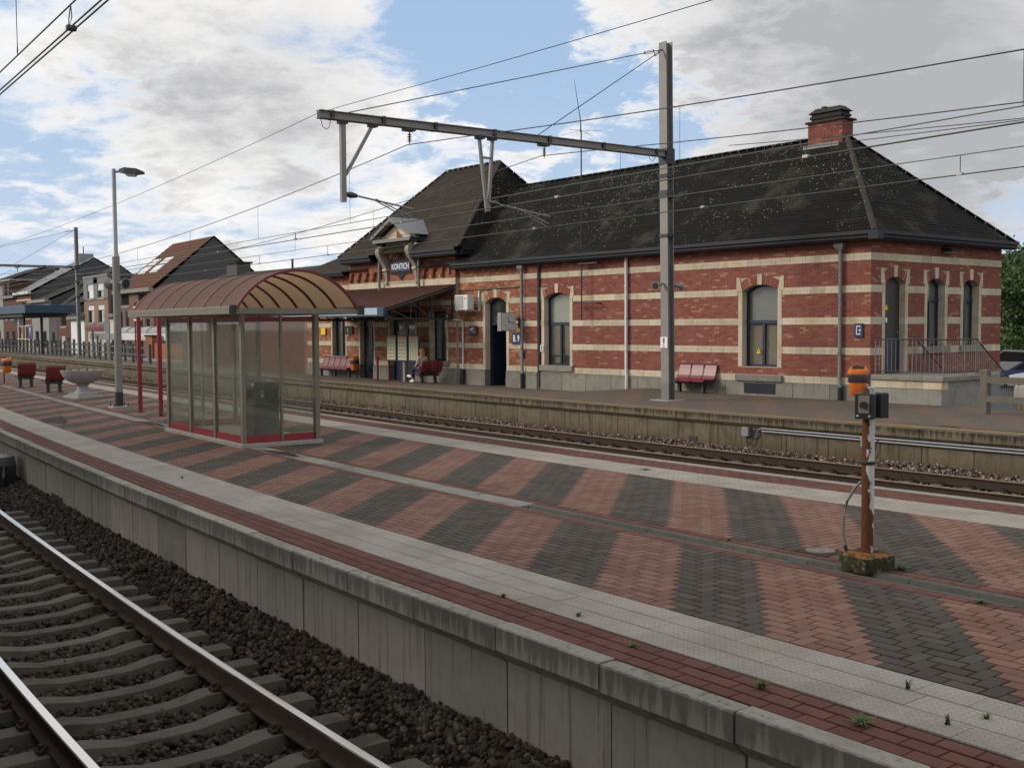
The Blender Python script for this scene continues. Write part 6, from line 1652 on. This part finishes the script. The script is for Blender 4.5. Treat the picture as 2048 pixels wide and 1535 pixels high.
def ell(name, c, r, mat, parent, n=16, sq=None):
    b = MB(); b.lathe([(max(.001, math.sin(PI*k/10)), -math.cos(PI*k/10)) for k in range(11)], (0, 0, 0), n)
    return b.build(name, mat, parent, tf=lambda x, y, z: (c[0]+x*r[0], c[1]+y*r[1], c[2]+z*r[2]), smooth=True)
ell('head', (0, -.05, 1.28), (.078, .098, .118), 'skin', ps)
MB().prism([(-.16, 1.265), (-.14, 1.30), (-.125, 1.265)], -.014, .014).build('nose', 'skin', ps)
for x in (-.03, .03): ell('eye', (x, -.138, 1.30), (.012, .008, .008), 'black_print', ps, 8)
ell('mouth', (0, -.137, 1.225), (.024, .008, .007), 'deep_red', ps, 8)
for x in (-.078, .078): ell('ear', (x, -.04, 1.28), (.012, .022, .03), 'skin', ps, 8)
hb = ell('hair', (0, -.028, 1.305), (.088, .098, .112), 'hair_blond', ps); MB().loft([[(-.07, .04, 1.34), (.07, .04, 1.34), (.07, .085, 1.32), (-.07, .085, 1.32)], [(-.08, .02, 1.18), (.08, .02, 1.18), (.075, .09, 1.16), (-.075, .09, 1.16)], [(-.06, .06, 1.02), (.06, .06, 1.02), (.05, .12, 1.0), (-.05, .12, 1.0)]], True, True).build('long_hair', 'hair_blond', ps, smooth=True)
def shoe(p, d):
    p, d = Vector(p), Vector(d).normalized(); sd = d.cross(Vector((0, 0, 1))).normalized(); u = sd.cross(d)
    def ring(a, w, h): return [tuple(p+d*a+sd*w*sx_+u*h*hz) for sx_, hz in ((-1, -.4), (1, -.4), (1, .3), (.6, 1), (-.6, 1), (-1, .3))]
    MB().loft([ring(-.09, .035, .05), ring(-.03, .045, .08), ring(.06, .05, .06), ring(.15, .045, .04), ring(.19, .025, .025)], True, True).build('shoe', 'shoe_white', ps, smooth=True)
shoe((.05, -.60, .045), (0, -1, -.05)); shoe((.07, -.77, .24), (.05, -1, .1))
for sx_, px in ((1, .10), (-1, -.06)):      # hands resting on the knee: palm, four fingers and thumb
    hm = ell('palm', (px, -.35, .665), (.034, .045, .018), 'skin', ps, 10)
    for q in range(4):
        x = px+(q-1.5)*.016; L = (.07, .078, .073, .058)[q]
        MB().tube([(x, -.385, .668), (x, -.385-L*.55, .660), (x, -.385-L*.9, .638)], [.0085, .008, .006], 6).build('finger', 'skin', ps, smooth=True)
    MB().tube([(px-sx_*.03, -.345, .665), (px-sx_*.05, -.375, .66), (px-sx_*.048, -.405, .652)], [.01, .009, .007], 6).build('thumb', 'skin', ps, smooth=True)
t = thing('handbag', 'black handbag lying on the maroon seat behind the seated person', 'bag', wpt(-19.35, -1.15, .30), BETA)
MB().loft([[(-.2, -.1, 0), (.2, -.1, 0), (.2, .1, 0), (-.2, .1, 0)], [(-.22, -.11, .1), (.22, -.11, .1), (.22, .11, .1), (-.22, .11, .1)], [(-.14, -.03, .2), (.14, -.03, .2), (.14, .03, .2), (-.14, .03, .2)]], True, True).build('bag_body', 'bag_black', t)
MB().tube([(-.1, 0, .19), (-.06, 0, .28), (.06, 0, .28), (.1, 0, .19)], .01, 6).build('handle', 'bag_black', t)

# ------------------------------------------------------------------ weeds in the joints, puddle patch
def weed(label, x, y, n, h, spread, seed):
    rg = random.Random(seed); b = MB()
    for k in range(n):
        a = rg.uniform(0, 2*PI); L = .62*h*rg.uniform(.4, 1.1); r = spread*rg.uniform(.3, 1)
        p0 = (rg.uniform(-.01, .01), rg.uniform(-.01, .01), 0); p1 = (r*.4*math.cos(a), r*.4*math.sin(a), L*.7); p2 = (r*math.cos(a), r*math.sin(a), L*rg.uniform(.6, 1))
        w = .004+.004*rg.random(); s = (-math.sin(a)*w, math.cos(a)*w)
        b.add([(p0[0]-s[0], p0[1]-s[1], 0), (p0[0]+s[0], p0[1]+s[1], 0), (p1[0]+s[0], p1[1]+s[1], p1[2]), (p1[0]-s[0], p1[1]-s[1], p1[2]), p2], [(0, 1, 2, 3), (3, 2, 4)])
    o = b.build('weed_tuft', 'weed_green', None, recalc=False); o.location = (x, y, 0); tag(o, label, 'weed', 'weeds growing in the paving joints')
for k, (lb, u, v, n, h, s) in enumerate((('grass tuft in the red brick rows by the near platform edge', -4.32, 4.66, 34, .09, .07), ('thin upright weed in a joint of the pale tactile tiles', -3.82, 5.25, 9, .12, .05), ('flat leafy weed pair in the red rows near the bottom edge', -3.62, 4.62, 40, .07, .12), ('slender dark weed between tile strip and red rows', -3.35, 4.93, 14, .11, .03), ('tiny weed on the pale tiles at lower right', -3.28, 5.15, 12, .05, .05),
        ('small yellowish weed on the red rows beyond the grass tuft', -5.4, 4.66, 16, .05, .06), ('small weed on the edge of the pale strip in mid platform', -6.2, 4.86, 12, .06, .05), ('weed in the red rows near the middle of the platform edge', -7.0, 4.78, 14, .06, .05), ('grass tuft beside the drain channel at the right edge', -4.7, 7.26, 40, .06, .1), ('grass sprout by the drain channel left of the manhole', -7.55, 7.7, 18, .05, .05), ('pale grass tuft on the far tactile strip', -12.0, 10.75, 30, .05, .16), ('grass growing beside the mossy block of the rusty post', -5.74, 8.12, 40, .09, .12), ('weed sprig left of the puddle on the pale strip', -15.3, 5.1, 14, .06, .08))):
    weed(lb, u, v+bend(u, v) if 'post' not in lb else v, n, h, s, k)

def flat_patch(label, pts, seed, mat='patch_dark'):
    rg = random.Random(seed); cx = sum(p[0] for p in pts)/len(pts); cy = sum(p[1] for p in pts)/len(pts); out = []
    for (x0, y0), (x1, y1) in zip(pts, pts[1:]+pts[:1]):
        for k in range(5): q = k/5; out.append((x0+(x1-x0)*q-cx+rg.uniform(-.03, .03), y0+(y1-y0)*q-cy+rg.uniform(-.03, .03)))
    b = MB(); n = len(out); b.add([(x, y, 0) for x, y in out]+[(x*.93, y*.93, .0035) for x, y in out], [tuple(range(n, 2*n))]+[(i, (i+1) % n, n+(i+1) % n, n+i) for i in range(n)])
    o = b.build('puddle', mat, None); o.location = (cx, cy, .003); tag(o, label, 'puddle')
plain('patch_dark', (.04, .036, .031), .85, .1, 0, .4, 4)
flat_patch('dark wet patch at the edge of the pale strip left of the shelter', [(-28.1, 6.5), (-27.6, 5.9), (-26.7, 5.75), (-25.6, 5.95), (-26.2, 6.2), (-27.2, 6.35)], 3)
flat_patch('dark patch for the holes in the drain channel at the left end of the shelter', [(-25.3, 7.45), (-24.3, 7.42), (-23.6, 7.55), (-24.4, 7.72), (-25.2, 7.7)], 4)  # holes of the channel drawn as a flat dark patch
flat_patch('dark patch in front of the right end of the shelter', [(-18.1, 7.35), (-17.2, 7.38), (-16.6, 7.55), (-17.4, 7.66)], 5)  # plain dark patch laid over the channel
t = thing('trackside_box', 'black trackside equipment box by the near platform wall at the left edge', 'equipment box', (-23.1, 4.28, -1.0))
MB().loft([[(-.42, -.24, 0), (.42, -.24, 0), (.42, .12, 0), (-.42, .12, 0)], [(-.42, -.24, .5), (.42, -.24, .5), (.42, .12, .5), (-.42, .12, .5)], [(-.36, -.18, .66), (.36, -.18, .66), (.36, .1, .68), (-.36, .1, .68)]], True, True).build('casing', 'black_plastic', t)
MB().tube([(.44, -.1, .5), (.52, -.12, .3), (.5, -.14, 0)], .035, 8).build('cable', 'black_plastic', t)
